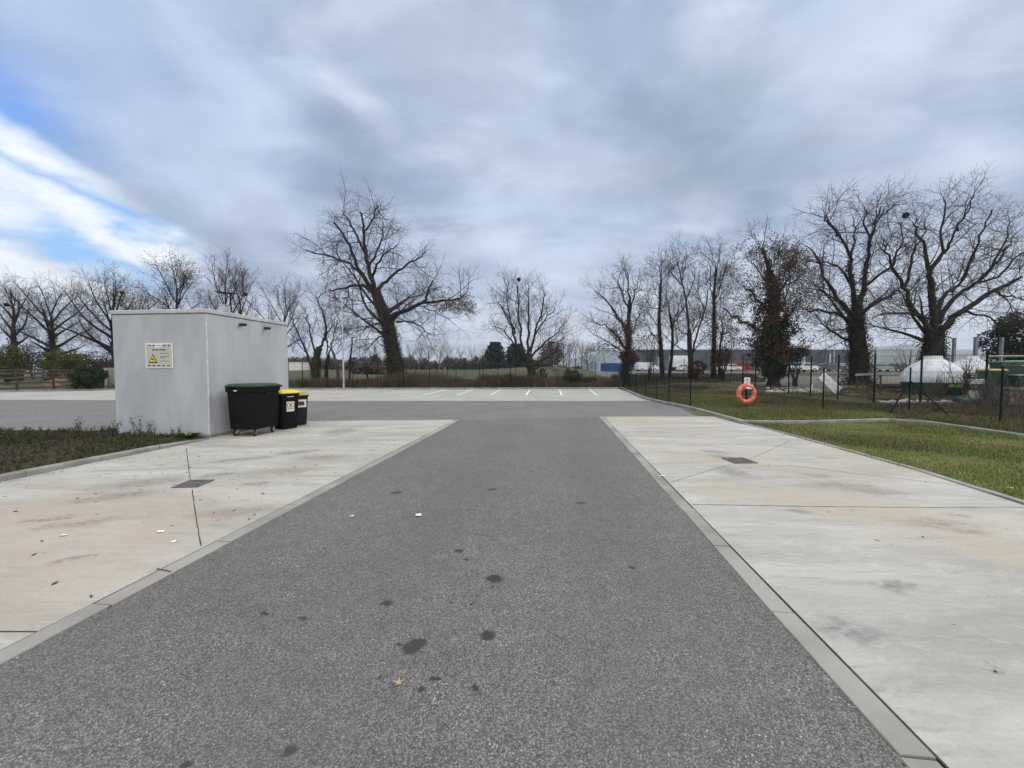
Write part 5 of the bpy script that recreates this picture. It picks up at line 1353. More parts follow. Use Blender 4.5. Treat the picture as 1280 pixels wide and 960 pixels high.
while len(PA) + len(PB) < 24000:
    t = U(0, len(prof) - 1.001); i = int(t); py = prof[i][0] + (prof[i + 1][0] - prof[i][0]) * (t - i); wid = prof[i][1] + (prof[i + 1][1] - prof[i][1]) * (t - i)
    if random.random() > wid / 25: continue
    a = U(0, 6.28); rr = random.random() ** .6
    n_ = .72 + .85 * mnoise.noise(Vector((cos(a) * 1.6, py * .09, sin(a) * 1.6))) + .4 * mnoise.noise(Vector((cos(a) * 4, py * .22, sin(a) * 4)))
    cx = 967 if py > 375 else 967 - (375 - py) * .12
    c = at(cx, py, 29); s_ = 1.25 * wid / F * 29 * rr * max(.3, n_ + .25)
    q = Vector((c.x + cos(a) * s_, c.y + sin(a) * s_, c.z + U(-.2, .2) - rr * .15))
    m_ = mnoise.noise(q * 1.15)
    if rr > .45 and m_ < -.16: continue
    (PB if mnoise.noise(q * .7 + Vector((9, 4, 2))) > .24 - rr * .20 - max(0, 430 - py) * .0012 else PA).append(tuple(q - ivt.location))
v, f = cards(PA, .15); link('ivy_mantle', np_mesh('ivy_mantle', v, f), M['ivy_dark'], ivt)
v, f = cards(PB, .13); link('brown_leaves', np_mesh('brown_leaves', v, f), M['deadleaf'], ivt)

# ---- two wide trees on the right
q_ = lambda a, b: (960 + a / 3.84, 210 + b / 3.84)
L6 = lambda *pts, dy=0.0: [(*q_(a, b), dy * i / max(1, len(pts) - 1)) for i, (a, b) in enumerate(pts)]
wide = cfg_for(.98, .1, 1.1, a=(32, 68), lift=.06)
manual_tree('broad bare tree with thick ivy-clad trunk, left of the widest tree', 29.5,
    (L6((438, 1010), (435, 900), (425, 780), (425, 700)), .62, .42),
    [(L6((412, 710), (330, 625), (265, 515), (225, 405), (105, 330), dy=1.5), .26, .03), (L6((418, 690), (402, 520), (388, 410), (310, 280), (205, 180), dy=-1), .26, .03), (L6((432, 700), (462, 540), (488, 390), (512, 270), (575, 90), dy=.5), .3, .03),
     (L6((405, 735), (290, 690), (190, 685), (110, 640), dy=-1.5), .18, .03), (L6((445, 690), (540, 640), (620, 585), (690, 560), dy=1), .18, .03), (L6((465, 560), (545, 505), (610, 450), (650, 380), dy=-1), .16, .03), (L6((402, 560), (345, 480), (280, 455), (180, 440), dy=2), .14, .03),
     (L6((395, 430), (420, 320), (400, 200), dy=2), .13, .025), (L6((490, 380), (470, 260), (460, 150), dy=-2), .13, .025), (L6((510, 270), (560, 220), (640, 160), dy=2), .1, .025), (L6((340, 640), (250, 590), (140, 600), dy=-1), .09, .025), (L6((415, 760), (300, 790), (200, 850), dy=1), .06, .02), (L6((330, 330), (290, 240), (300, 150), dy=-1), .1, .025)],
    wide, extra=4, ex_len=(3, 6), ivy=(('t', 900, .45, 0, .95), (0, 140, .2, 0, .35), (1, 160, .2, 0, .4), (2, 180, .22, 0, .4)), leaves=420, leafzone=lambda p: p.z < 8, ivym=M['ivy_dark'])
manual_tree('widest bare tree with limbs fanning right, behind the white-covered containers', 28.5,
    (L6((788, 1010), (792, 900), (800, 830), (802, 780)), .66, .52),
    [(L6((790, 810), (710, 690), (645, 565), (600, 470), (560, 380), (560, 250), dy=1.5), .27, .03), (L6((800, 775), (790, 560), (772, 480), (750, 380), (705, 280), (725, 140), dy=.5), .34, .03), (L6((775, 490), (845, 405), (890, 330), (920, 220), dy=-1), .22, .03),
     (L6((808, 700), (860, 600), (930, 540), (985, 430), (1020, 300), dy=1), .22, .03), (L6((828, 775), (930, 685), (1080, 592), (1190, 535), (1300, 480), dy=-1), .34, .06), (L6((820, 745), (885, 625), (985, 560), (1080, 465), (1150, 380), (1230, 310), dy=1), .24, .03),
     (L6((930, 540), (990, 400), (1060, 250), (1100, 130), dy=-1.5), .14, .025), (L6((655, 570), (695, 420), (740, 330), (770, 180), dy=-1), .14, .025), (L6((780, 720), (650, 695), (560, 700), (480, 715), dy=-1), .15, .03), (L6((930, 690), (1040, 710), (1100, 745), (1170, 790), dy=1), .12, .03),
     (L6((845, 410), (830, 290), (850, 170), (830, 110), dy=1), .13, .025), (L6((910, 300), (960, 200), (1000, 110), dy=1), .1, .025), (L6((1080, 592), (1170, 620), (1260, 640), dy=1), .12, .03), (L6((985, 560), (1100, 520), (1200, 420), (1290, 390), dy=-1), .14, .03), (L6((1080, 465), (1150, 330), (1160, 200), dy=2), .11, .025), (L6((600, 470), (640, 340), (650, 220), dy=2), .11, .025)],
    wide, extra=4, ex_len=(3, 6), ivy=(('t', 700, .36, 0, .95), (1, 120, .18, 0, .3), (4, 90, .18, 0, .3)), leaves=160, leafzone=lambda p: p.z < 7, ivym=M['ivy_dark'])
leaf_clump('dense dark evergreen at the right edge of the photo behind the grey posts', 1287, 428, 30, 3.1, 2.6, 9500, M['bush_dark'], 'evergreen_tree', 'tree', .22)
leaf_clump('small tangled shrub left of the widest tree, beside its trunk', 1137, 448, 29, 1.4, 1.2, 420, M['bush_brown'], size=.1)

# ---- automatic bare trees
def auto_tree(label, px, Y_, h, spread, trunk_h, r0, cfg, n_l=8, barkm=None, twigm=None, lean=0.0, ivy=0, leaves=0, leafm=None, group=None, name='bare_tree', stems=1, ang=(20, 60), upw=.2):
    c = at(px, 461, Y_); gz = hzf(c.x, c.y); T = Tree(); iv = []
    for s_ in range(stems):
        d0 = Vector((lean + (U(-.35, .35) if stems > 1 else U(-.05, .05)), U(-.2, .2) if stems > 1 else 0, 1)).normalized()
        tl = branch(Vector((c.x + (s_ - (stems - 1) / 2) * .3, c.y, gz - .05)), d0, trunk_h + (h - trunk_h) * .55, 9, .05, .3)
        tr = [r0 * (1 - .8 * i / 9) for i in range(10)]; tr[0] *= 1.3; T.add(tl, tr)
        if ivy: iv += ivy_on(tl, tr, ivy, .22 + r0 * .4, 0, .75)
        n_l = int(n_l * 1.3)
        ft = trunk_h / (trunk_h + (h - trunk_h) * .55)
        for k in range(n_l):
            t = ft * .9 + (1 - ft * .9) * (k + U(0, .8)) / n_l; i = min(8, int(t * 9)); p = tl[i].lerp(tl[i + 1], t * 9 - i) if i < 9 else tl[-1]
            a = k * 2.4 + U(-.5, .5); an = radians(ang[1] + (ang[0] - ang[1]) * (t - ft) / (1 - ft + 1e-6)); d = Vector((sin(an) * cos(a), sin(an) * sin(a), cos(an)))
            L = min(spread * U(.8, 1.15) / max(.35, sin(an)), (gz + h - p.z) * .84) * U(.85, 1.05); q = branch(p, d, max(1, L), 7, .13, upw)
            a_ = tr[i] * .6; R = [a_ + (.025 - a_) * j / 7 for j in range(8)]; T.add(q, R); grow(T, q, R, 0, cfg)
    lv_ = None
    if leaves: lv_ = [tuple(random.choice(T.tips) + Vector((U(-.25, .25), U(-.25, .25), U(-.25, .2)))) for _ in range(leaves)]
    return tree_objects(T, name, label, (c.x, c.y, gz), barkm or M['bark'], twigm or M['twig'], group, iv, lv_, leafm)
hgt = lambda py, Y_: EYE + (461 - py) / F * Y_
mid = cfg_for(.8, .15, .95, a=(34, 66), lift=.06)
auto_tree('leftmost bare tree with ivy-clad trunk behind the yellow-green bush', 15, 42, hgt(353, 42), 2.6, 4.0, .38, mid, 9, ivy=420, ang=(10, 55))
auto_tree('wide bare tree with ivy at its fork, second from the left', 65, 41, hgt(352, 41), 3.6, 2.6, .42, mid, 11, ivy=480, ang=(15, 70))
auto_tree('dense broad bare tree rising behind the left edge of the hut', 146, 41, hgt(342, 41), 5.2, 2.2, .42, cfg_for(.8, .25, 1.1), 13, ang=(15, 78))
auto_tree('tree still holding reddish-brown leaves above the hut roof', 223, 42, hgt(323, 42), 3.2, 6.0, .3, mid, 9, leaves=4200, leafm=M['deadleaf'], ang=(12, 60))
auto_tree('small reddish-leaved tree just above the left part of the hut roof', 185, 43, hgt(366, 43), 2.6, 5.0, .2, cfg_for(.7, .2, .7), 6, leaves=2200, leafm=M['deadleaf'])
auto_tree('slim upright bare tree above the roof aerial of the hut', 281, 43, hgt(325, 43), 2.3, 5.0, .24, cfg_for(.72, .45, .95, a=(25, 45), lift=.3), 9, ang=(8, 45), upw=.4)
auto_tree('thin bare tree behind the right part of the hut roof', 306, 43.5, hgt(338, 43.5), 1.6, 5.5, .2, cfg_for(.7, .45, .9, a=(25, 45), lift=.3), 7, ang=(8, 40), upw=.4)
auto_tree('spreading bare tree just beyond the far corner of the hut', 352, 42, hgt(352, 42), 2.9, 3.5, .22, cfg_for(.75, .35, .95, lift=.25), 9, ang=(10, 58), upw=.3)
q_ = lambda a, b: (320 + a / 3.428, 220 + b / 3.428)
brush = cfg_for(.75, .35, .9, a=(28, 52), lift=.25)
manual_tree('multi-stemmed bare tree with mossy base between hut and lamp post', 36,
    (L3((258, 905), (256, 820), (262, 770), (272, 735)), .34, .24), [(L3((272, 735), (300, 680), (290, 600), (262, 530), (258, 480), dy=.5), .16, .03), (L3((258, 770), (235, 690), (215, 600), (200, 530), dy=-.5), .14, .025), (L3((240, 850), (220, 760), (180, 680), (155, 620), (140, 560), dy=.5), .17, .03), (L3((285, 700), (330, 640), (350, 570), dy=-1), .09, .02), (L3((220, 760), (170, 720), (150, 770), dy=1), .05, .02), (L3((262, 540), (300, 480), (310, 440), dy=1), .06, .02)],
    brush, M['bark'], M['twig'], ivy=(('t', 420, .2, .1, 1),))
manual_tree('thin two-stemmed bare tree left of the lamp post', 36.5,
    (L3((302, 905), (302, 820), (312, 770)), .2, .15), [(L3((312, 770), (330, 700), (345, 620), (370, 560), dy=.5), .1, .02), (L3((310, 780), (305, 690), (290, 600), dy=-.5), .1, .02), (L3((320, 740), (360, 700), (380, 660), dy=1), .05, .02)],
    brush, M['bark'], M['twig'])
manual_tree('short leaning trunk with few twigs just left of the lamp post base', 35.5,
    (L3((352, 905), (350, 830), (335, 770), (320, 735)), .17, .08), [(L3((322, 740), (300, 690), (305, 640), dy=.5), .06, .02), (L3((335, 775), (365, 730), (370, 680), dy=-.5), .05, .02)], brush, M['bark_pale'], M['twig'])
manual_tree('thin sapling with a tuft of brown leaves right of the lamp post', 36,
    (L3((402, 905), (402, 800), (410, 735), (412, 690)), .12, .05), [(L3((411, 700), (395, 665), (385, 655), dy=.3), .04, .015), (L3((411, 700), (430, 670), (440, 650), dy=-.3), .04, .015)], cfg_for(.5, .2, .9), M['bark'], M['twig'], leaves=260, leafm=M['deadleaf'])
manual_tree('low scrubby bare shrub between lamp post and leaning oak', 37,
    (L3((480, 905), (478, 860), (470, 820)), .12, .07), [(L3((470, 820), (440, 770), (420, 750), dy=.3), .05, .015), (L3((474, 840), (500, 780), (490, 740), dy=-.3), .05, .015), (L3((476, 850), (520, 800), (530, 770), dy=.5), .05, .015)], brush, M['bark'], M['twig'])

# far trees
farc = cfg_for(1.1, .3, .55, tw=.8)
farc2 = cfg_for(1.0, .5, .6, a=(20, 40), tw=.8, lift=.4)
pop0 = None
for i, px in enumerate((697, 704, 711, 719, 726, 733, 741, 748, 688)):
    if i < 3:
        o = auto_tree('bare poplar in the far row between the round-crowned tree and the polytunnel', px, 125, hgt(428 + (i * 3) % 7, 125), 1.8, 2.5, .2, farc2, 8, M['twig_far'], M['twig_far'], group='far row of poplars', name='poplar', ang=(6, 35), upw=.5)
        pop0 = pop0 or []; pop0.append(o)
    else:
        s_ = pop0[i % 3]; o = s_.copy(); COL.objects.link(o); c = at(px, 461, 122 + (i * 3) % 9); o.location = (c.x, c.y, hzf(c.x, c.y)); o.rotation_euler = (0, 0, i * 1.3); k = U(.85, 1.1); o.scale = (1, 1, k)
        for ch in s_.children: d = ch.copy(); COL.objects.link(d); d.parent = o
def conifer(label, px, Y_, py, rx, n, layers):
    c = at(px, 461, Y_); gz = hzf(c.x, c.y); h = hgt(py, Y_) - gz; r = thing('cedar_tree', label, 'tree', (c.x, c.y, gz)); P = []
    for k in range(layers):
        t = .35 + .63 * k / (layers - 1); w = rx * (1 - .55 * ((t - .5) / .5) ** 2 if t > .5 else .85)
        for _ in range(n // layers):
            a = U(0, 6.28); q = sqrt(random.random()) * w * U(.75, 1.1); P.append((q * cos(a), q * sin(a), h * t + U(-.35, .35) - q * .06))
    v, f = cards(P, .75, .5); link('crown', np_mesh('crown', v, f), M['conifer'], r)
    b = MB(); b.cyl((0, 0, -.1), (0, 0, h * .9), .4, .12, n=9); b.build('trunk', M['bark'], r); return r
conifer('flat-topped dark cedar in the far wood left of the round-crowned tree', 619, 112, 428.5, 3.2, 2600, 7)
conifer('darker second cedar partly behind the round-crowned tree', 645, 108, 431, 3.4, 2600, 7)
leaf_clump('far grey-green bushy tree behind the round-crowned tree, right side', 690, 441, 100, 3.4, 3.2, 1500, M['wood_far'], 'far_tree', 'tree', .6)
for i, (px, py, Y_, sp) in enumerate(((536, 431, 95, 3.2), (549, 428, 96, 3.6), (524, 437, 92, 2.6), (590, 438, 120, 2.4), (560, 436, 118, 2.0), (575, 439, 118, 2.2), (602, 438, 120, 2.2), (511, 438, 100, 2.4), (735, 443, 90, 2.6))):
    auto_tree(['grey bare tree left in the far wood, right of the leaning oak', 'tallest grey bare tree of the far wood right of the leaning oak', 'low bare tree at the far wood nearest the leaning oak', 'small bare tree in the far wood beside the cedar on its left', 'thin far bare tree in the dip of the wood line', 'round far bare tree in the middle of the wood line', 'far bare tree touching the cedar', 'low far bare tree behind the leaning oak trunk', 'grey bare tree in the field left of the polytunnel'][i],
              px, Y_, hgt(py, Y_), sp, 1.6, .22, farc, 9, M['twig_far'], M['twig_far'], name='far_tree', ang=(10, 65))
# far wood as one mass: twigs and leaves of countless trunks
P = []; A, B, R = [], [], []
def woodline(px0, px1, Y_, top, n, thick=6):
    for _ in range(n):
        px = U(px0, px1); c = at(px, 461, Y_ + U(0, thick)); gz = hzf(c.x, c.y)
        h = (hgt(top(px), Y_) - gz) * (.72 + .42 * mnoise.noise(Vector((px * .11, Y_, 0))) + .18 * mnoise.noise(Vector((px * .35, 3, 0))))
        t = random.random() ** .8; P.append((c.x, c.y, gz + h * t * U(.8, 1.05)))
        if random.random() < .5:
            A.append((c.x, c.y, gz + h * U(0, .6))); B.append((c.x + U(-1, 1), c.y + U(-1, 1), gz + h * U(.75, 1.15))); R.append(U(.02, .05))
woodline(360, 520, 100, lambda x: 443 - 3 * sin(x * .07), 4200)
woodline(470, 620, 112, lambda x: 445 - 3 * sin(x * .09), 3600)
woodline(600, 690, 116, lambda x: 444, 2600)
woodline(640, 800, 140, lambda x: 456, 1500)
woodline(440, 480, 60, lambda x: 449, 500)
woodline(-60, 160, 75, lambda x: 446, 3000)
woodline(1050, 1290, 135, lambda x: 449, 2200)
v, f = cards(P, .85, 0, .8); v2, f2 = rods_np(A, B, R)
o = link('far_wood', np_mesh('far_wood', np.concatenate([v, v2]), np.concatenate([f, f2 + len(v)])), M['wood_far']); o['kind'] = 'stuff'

# ---- left bushes
leaf_clump('yellow-green rounded bush at the left edge behind the timber rail fence', 8, 451, 34, 1.6, 1.6, 5500, M['bush_green'], 'garden_bush', size=.14)
leaf_clump('yellow-green domed bush behind the timber fence, beside the second tree', 83, 452, 34, 1.8, 1.3, 6500, M['bush_green'], 'garden_bush', size=.14)
leaf_clump('dark green evergreen bush between the timber fence and the white gate post', 112, 473, 28.6, 1.2, 1.0, 4500, M['bush_dark'], 'garden_bush', size=.13)
leaf_clump('grey-green bush between the two yellow-green bushes', 40, 449, 46, 2.3, 1.9, 2200, M['bush_grey'], 'garden_bush', size=.2)
leaf_clump('second small grey bush left of the ivy-forked tree', 26, 452, 44, 1.2, 1.2, 900, M['bush_grey'], 'garden_bush', size=.2)
leaf_clump('reddish-brown hedge behind the pale wall and the hut edge', 128, 452, 38, 2.4, 1.2, 2200, M['bush_brown'], 'hedge', 'hedge', .15)
leaf_clump('dark green bush in front of the far mesh fence, right of the round-crowned tree', 716, 470, 33.6, .95, .8, 1300, M['bush_dark'], 'garden_bush', size=.12)
leaf_clump('low dark shrub at the right of the dark green bush by the far fence', 738, 477, 33.6, .7, .45, 600, M['bush_dark'], 'garden_bush', size=.11)
leaf_clump('small dark evergreen shrub close to the round-crowned tree trunk', 678, 469, 34.6, .5, .8, 700, M['bush_dark'], 'garden_bush', size=.11)
leaf_clump('small dark shrub left of the corner tree by the far fence', 768, 473, 33.8, .4, .5, 400, M['bush_dark'], 'garden_bush', size=.1)
leaf_clump('small dark shrub in the brambles left of the round-crowned tree', 635, 472, 34.4, .4, .5, 400, M['bush_dark'], 'garden_bush', size=.1)

# ---- bare shrubs in the yard
shc = [dict(d=3.0, l=(.4, .9), a=(20, 45), r=.012, n=4, t0=.25, w=.2, up=.4, lift=.3), dict(d=4.5, l=(.15, .4), a=(25, 50), r=.007, n=3, t0=.2, w=.25, up=.3, lift=.2)]
def bare_shrub(label, px, Y_, h, n, twigm, sp=.5):
    c = at(px, 461, Y_); gz = hzf(c.x, c.y); T = Tree()
    for k in range(n):
        a = U(0, 6.28); d = Vector((cos(a) * sp * U(.2, 1), sin(a) * sp * U(.2, 1), 1)).normalized(); q = branch(Vector((c.x + U(-.12, .12), c.y + U(-.12, .12), gz - .03)), d, h * U(.65, 1.05), 6, .1, .2); R = [.016 - .011 * i / 6 for i in range(7)]
        T.tw.append((q, R)); grow(T, q, R, 0, shc)
    r = thing('bare_shrub', label, 'shrub', (c.x, c.y, gz)); v, f = tubes(T.tw, 3); link('branches', np_mesh('branches', v - np.array((c.x, c.y, gz)), f), twigm, r); return r
bare_shrub('bare dark upright shrub in front of the rear white-covered container', 1203, 17.1, 1.75, 9, M['twig'], .35)
bare_shrub('lower bare shrub to the left of the lime-rimmed tub', 1184, 17.2, 1.15, 9, M['twig'], .6)
bare_shrub('dry grey bushy weed in front of the yellow-lidded container', 1240, 12.4, 1.0, 11, M['twig_pale'], .55)
bare_shrub('dry weed clump at the right edge beside the brick pallet', 1275, 12.6, .6, 9, M['twig_pale'], .6)
bare_shrub('bare shrub leaning over the dark tarpaulin', 1228, 15.0, .95, 9, M['twig'], .6)
bare_shrub('dry grey weed thicket before the green base of the front covered container', 1176, 17.0, .8, 8, M['twig_pale'], .8)
bare_shrub('thin bare shrub by the braced fence post', 1163, 15.6, .75, 8, M['twig_pale'], .7)

# ---- ground cover
lawn = [(5.05, 0), (11, 0), (11.3, 4), (11.65, 8.7), (11.8, 11.5), (8.23, 10.93), (6.72, 11.02), (6.84, 10.08), (6.62, 7.57), (6.44, 5.91), (6.10, 4.44), (5.86, 2.5)]
blades('lawn_grass', lawn, 90000, .022, .07, .009, M['grass'], .012, .9, dens=lambda x, y: .25 + .75 * np.clip(vnoise(x, y, 2.2, 1) * 1.5 - .2, 0, 1), hfield=lambda x, y: .6 + .9 * vnoise(x, y, 1.6, 2) ** 2)
blades('lawn_tufts', lawn, 9000, .05, .13, .008, M['bank_grass'], .012, 1.0, dens=lambda x, y: (vnoise(x, y, 1.3, 4) > .62) * 1.0)
vg = [(8.85, 30.9), (8.05, 25.98), (7.12, 20.44), (7.05, 17.38), (7.18, 15.29), (6.98, 13), (6.84, 11.7), (6.82, 11.25), (8.23, 11.12), (11.6, 11.7), (12.1, 11.6), (15.5, 10.5), (17, 14), (17.5, 18), (19, 26), (19, 31)]
nearv = [p for p in vg]
blades('verge_grass', vg, 60000, .04, .16, .010, M['bank_grass'], .095, .9, dens=lambda x, y: np.clip(1.6 - (y - 11) / 9, .25, 1) * (.3 + .7 * vnoise(x, y, 1.7, 3)), hfield=lambda x, y: .6 + .8 * vnoise(x, y, 1.1, 5))
M['verge_green'] = M['grass']
blades('verge_moss', [(6.84, 11.2), (8.23, 11.15), (11.8, 11.75), (12.5, 13), (9, 14.5), (7.1, 14.6)], 22000, .03, .09, .010, M['grass'], .095, .9, hfield=lambda x, y: .5 + vnoise(x, y, 1.5, 7))
dry = [(7.25, 14.2), (9.3, 13.2), (12, 12.9), (14, 12.6), (14.3, 9), (22, 11), (24, 16), (22, 22), (20, 32), (9.2, 32), (8.2, 25), (7.2, 20)]
blades('dry_weeds', dry, 70000, .08, .34, .010, M['weed'], None, .8, dens=lambda x, y: np.where((y > 15) & (x > 14), .25, 1) * (.15 + .85 * (vnoise(x, y, .9, 2.2) > .45)), hfield=lambda x, y: np.where((y > 15) & (x > 14), .55, 1) * (.4 + .9 * vnoise(x, y, .8, 6)))
blades('dry_weeds', [(12.1, 11.7), (14, 12.7), (14.6, 9), (18, 7), (22, 12), (18, 15), (13, 13.5)], 26000, .07, .34, .010, M['dry_grass'], .09, .8, hfield=lambda x, y: .4 + .9 * vnoise(x, y, 1.1, 3))
blades('verge_dry', [(11.8, 8.2), (12.05, 11.55), (14.5, 11), (15, 8), (14, 4), (11.5, 4)], 24000, .04, .2, .010, M['bank_grass'], .095, .8)
blades('lawn_dry', lawn, 16000, .03, .09, .008, M['dry_grass'], .012, 1.0, dens=lambda x, y: (vnoise(x, y, 1.0, 6) > .5) * 1.0)
p0, p1 = at(1052, 461, 20), at(1102, 461, 20)
blades('tawny_weeds', [(p0.x, 18.8), (p1.x, 18.2), (p1.x + 1.5, 22), (p0.x + 1.2, 22)], 2600, .2, .95, .010, M['rust_weed'], None, .5, hfield=lambda x, y: .15 + 1.1 * vnoise(x, y, 2.2, 9) ** 2)
far_strip = [(-18, 31.2), (9, 31.9), (9.5, 33), (8, 36), (-18, 36)]
blades('brambles', far_strip, 52000, .35, 1.35, .016, M['bramble'], None, .9, hfield=lambda x, y: .35 + .95 * vnoise(x, y, .55, 1.5), dens=lambda x, y: .3 + .7 * (y > 32))
blades('brambles', [(-34, 29.2), (-17, 30.0), (-17, 34), (-36, 34)], 9000, .3, .9, .018, M['bramble'], None, .9)
blades('leaf_litter', [(-18, 30.3), (9, 31.1), (9, 32), (-18, 31.6)], 9000, .015, .05, .05, M['deadleaf_pale'], .03, 1.2)
p0, p1 = at(600, 461, 34), at(640, 461, 34)
blades('rusty_brambles', [(p0.x, 32.6), (p1.x, 32.6), (p1.x, 35.4), (p0.x, 35.4)], 6000, .4, 1.25, .016, M['deadleaf'], None, .7)
blades('field_weeds', [(-20, 36), (9, 36), (12, 44), (-22, 44)], 22000, .15, .5, .02, M['bank_grass'], None, .8)
blades('field_weeds', [(9.5, 33), (22, 33), (30, 48), (13, 48)], 20000, .1, .4, .02, M['weed'], None, .8)

# planting bed
bed = [(-7.2, 8.5), (-7.2, 7.57), (-7.38, 6.31), (-7.45, 5.36), (-7.6, 4.2), (-14, 4.2), (-14.2, 9.6), (-9.2, 9.5), (-8.2, 8.85)]
X_, Y_ = scatter(bed, 2000, lambda x, y: .5 + .65 * vnoise(x, y, 1.8, 2)); A, B, R = [], [], []; P = []
for x, y in zip(X_, Y_):
    edge = min(1, (-7.15 - x) / .55); h = U(.05, .18) * (.5 + .5 * edge) * (1.0 if y > 6 else .85)
    for k in range(5):
        a = U(0, 6.28); s_ = U(.05, .22); A.append((x + U(-.03, .03), y + U(-.03, .03), .03)); B.append((x + cos(a) * s_ * h * 1.6, y + sin(a) * s_ * h * 1.6, .04 + h * U(.6, 1.05))); R.append(U(.0018, .0035))
        b_, a_ = np.array(B[-1]), np.array(A[-1])
        for _ in range(4): t = U(.25, 1); q = a_ + (b_ - a_) * t; P.append((q[0] + U(-.03, .03), q[1] + U(-.03, .03), q[2] + U(-.02, .02)))
v, f = rods_np(A, B, R); o = link('bed_stems', np_mesh('bed_stems', v, f), M['bed_stem']); o['kind'] = 'stuff'
v, f = cards(P, .030, .2, .55); o = link('bed_ground_cover', np_mesh('bed_ground_cover', v, f), M['bed_plant']); o['kind'] = 'stuff'
blades('bed_grass', bed, 16000, .03, .10, .008, M['leaf_fresh'], .04, .9, dens=lambda x, y: ((vnoise(x, y, 1.9, 8) > .55) | (x > -7.6)) * 1.0)
def leafy(label, x, y, n, s_):
    b = MB()
    for k in range(n):
        a = U(0, 6.28); L = s_ * U(.6, 1.1); w = L * .16; e = U(.4, 1.0)
        pts = [Vector((0, 0, 0)), Vector((cos(a) * L * .5 - sin(a) * w, sin(a) * L * .5 + cos(a) * w, L * .5 * e)), Vector((cos(a) * L, sin(a) * L, L * .55 * e)), Vector((cos(a) * L * .5 + sin(a) * w, sin(a) * L * .5 - cos(a) * w, L * .5 * e))]
        b.poly(pts)
    o = b.build('dandelion_plant', M['leaf_fresh']); o.location = (x, y, .03); tag(o, label, 'weed')
leafy('fresh green leafy weed against the front corner of the hut', -7.32, 8.66, 34, .26)
leafy('smaller fresh green weed just left of the corner weed at the hut', -7.75, 8.74, 24, .18)
def tall_weed(label, x, y, h):
    T = Tree()
    for k in range(7):
        d = Vector((U(-.35, .35), U(-.35, .35), 1)).normalized(); q = branch(Vector((x + U(-.06, .06), y + U(-.06, .06), .03)), d, h * U(.6, 1), 5, .1, .1); T.tw.append((q, [.004 - .002 * i / 5 for i in range(6)]))
    r = thing('tall_weed', label, 'weed', (x, y, .03)); o0 = np.array((x, y, .03)); v, f = tubes(T.tw, 3); link('stem', np_mesh('stem', v - o0, f), M['bed_stem'], r)
    P = [tuple(q[i] + Vector((U(-.04, .04), U(-.04, .04), U(-.03, .03))) - Vector(o0)) for q, _ in T.tw for i in range(1, 6) for _ in range(5)]
    v, f = cards(P, .035, 0, .5); link('leaves', np_mesh('leaves', v, f), M['bush_grey'], r)
tall_weed('tall dark weed in the bed before the left part of the hut front', -8.55, 8.78, .48)
tall_weed('tallest dark weed in the bed below the middle of the hut front', -8.15, 8.72, .42)
tall_weed('dark weed at the left corner of the hut', -9.15, 8.85, .4)
tall_weed('dark weed with pale tips left of the hut at the back of the bed', -10.4, 9.2, .45)
tall_weed('single dark weed in the bed near the right half of the hut front', -7.55, 8.62, .28)

# leaf crumbs and grit on the slabs and along the kerbs
def crumbs(name, poly, n, s0, s1, z, m, dens=None):
    x, y = scatter(poly, n, dens); P = np.stack([x, y, np.full(n, z)], 1); v, f = cards(P, rng.uniform(s0, s1, n), .0, .45)
    v = v.reshape(-1, 4, 3); c = v.mean(1, keepdims=True); d_ = v - c; d_[..., 2] *= .25; v = (c + d_).reshape(-1, 3)
    o = link(name, np_mesh(name, v, f), m); o['kind'] = 'stuff'; return o
M['crumb'] = pmat('crumb', (.060, .048, .038), (.035, .03, .025), 5, .9, .5)
ls = [(-3.1, 1), (-1.9, 11.8), (-6.4, 11.4), (-6.8, 8.6), (-7.05, 5.5), (-7.3, 1)]
crumbs('leaf_crumbs', ls, 420, .02, .065, .014, M['crumb'], lambda x, y: .45 + .55 * (vnoise(x, y, 1.3, 3) > .6))
crumbs('leaf_crumbs', [(1.75, 1.2), (3.0, 12.6), (6.6, 12.5), (6.3, 6), (5.6, 1.2)], 150, .012, .045, .014, M['crumb'])
crumbs('kerb_grit', [(-3.0, 1.2), (-1.62, 12), (-1.5, 12), (-2.8, 1.2)], 700, .006, .022, .010, M['crumb'])
crumbs('kerb_grit', [(1.45, 1.2), (2.78, 12.6), (2.92, 12.6), (1.57, 1.2)], 600, .006, .020, .010, M['crumb'])
crumbs('kerb_grit', [(-7.2, 5.3), (-6.95, 8.6), (-6.75, 8.6), (-7.0, 5.3)], 500, .01, .035, .013, M['crumb'])
crumbs('lawn_leaves', lawn, 260, .03, .07, .06, M['deadleaf_pale'])
crumbs('far_leaves', [(-16, 28.3), (8, 29.8), (8, 30.5), (-16, 29.5)], 1200, .04, .10, .012, M['deadleaf'])
blades('kerb_weeds', [(6.45, 5.6), (6.6, 7.6), (6.85, 10.2), (6.72, 10.2), (6.48, 7.6), (6.3, 5.6)], 600, .02, .06, .007, M['grass'], .012, .9)
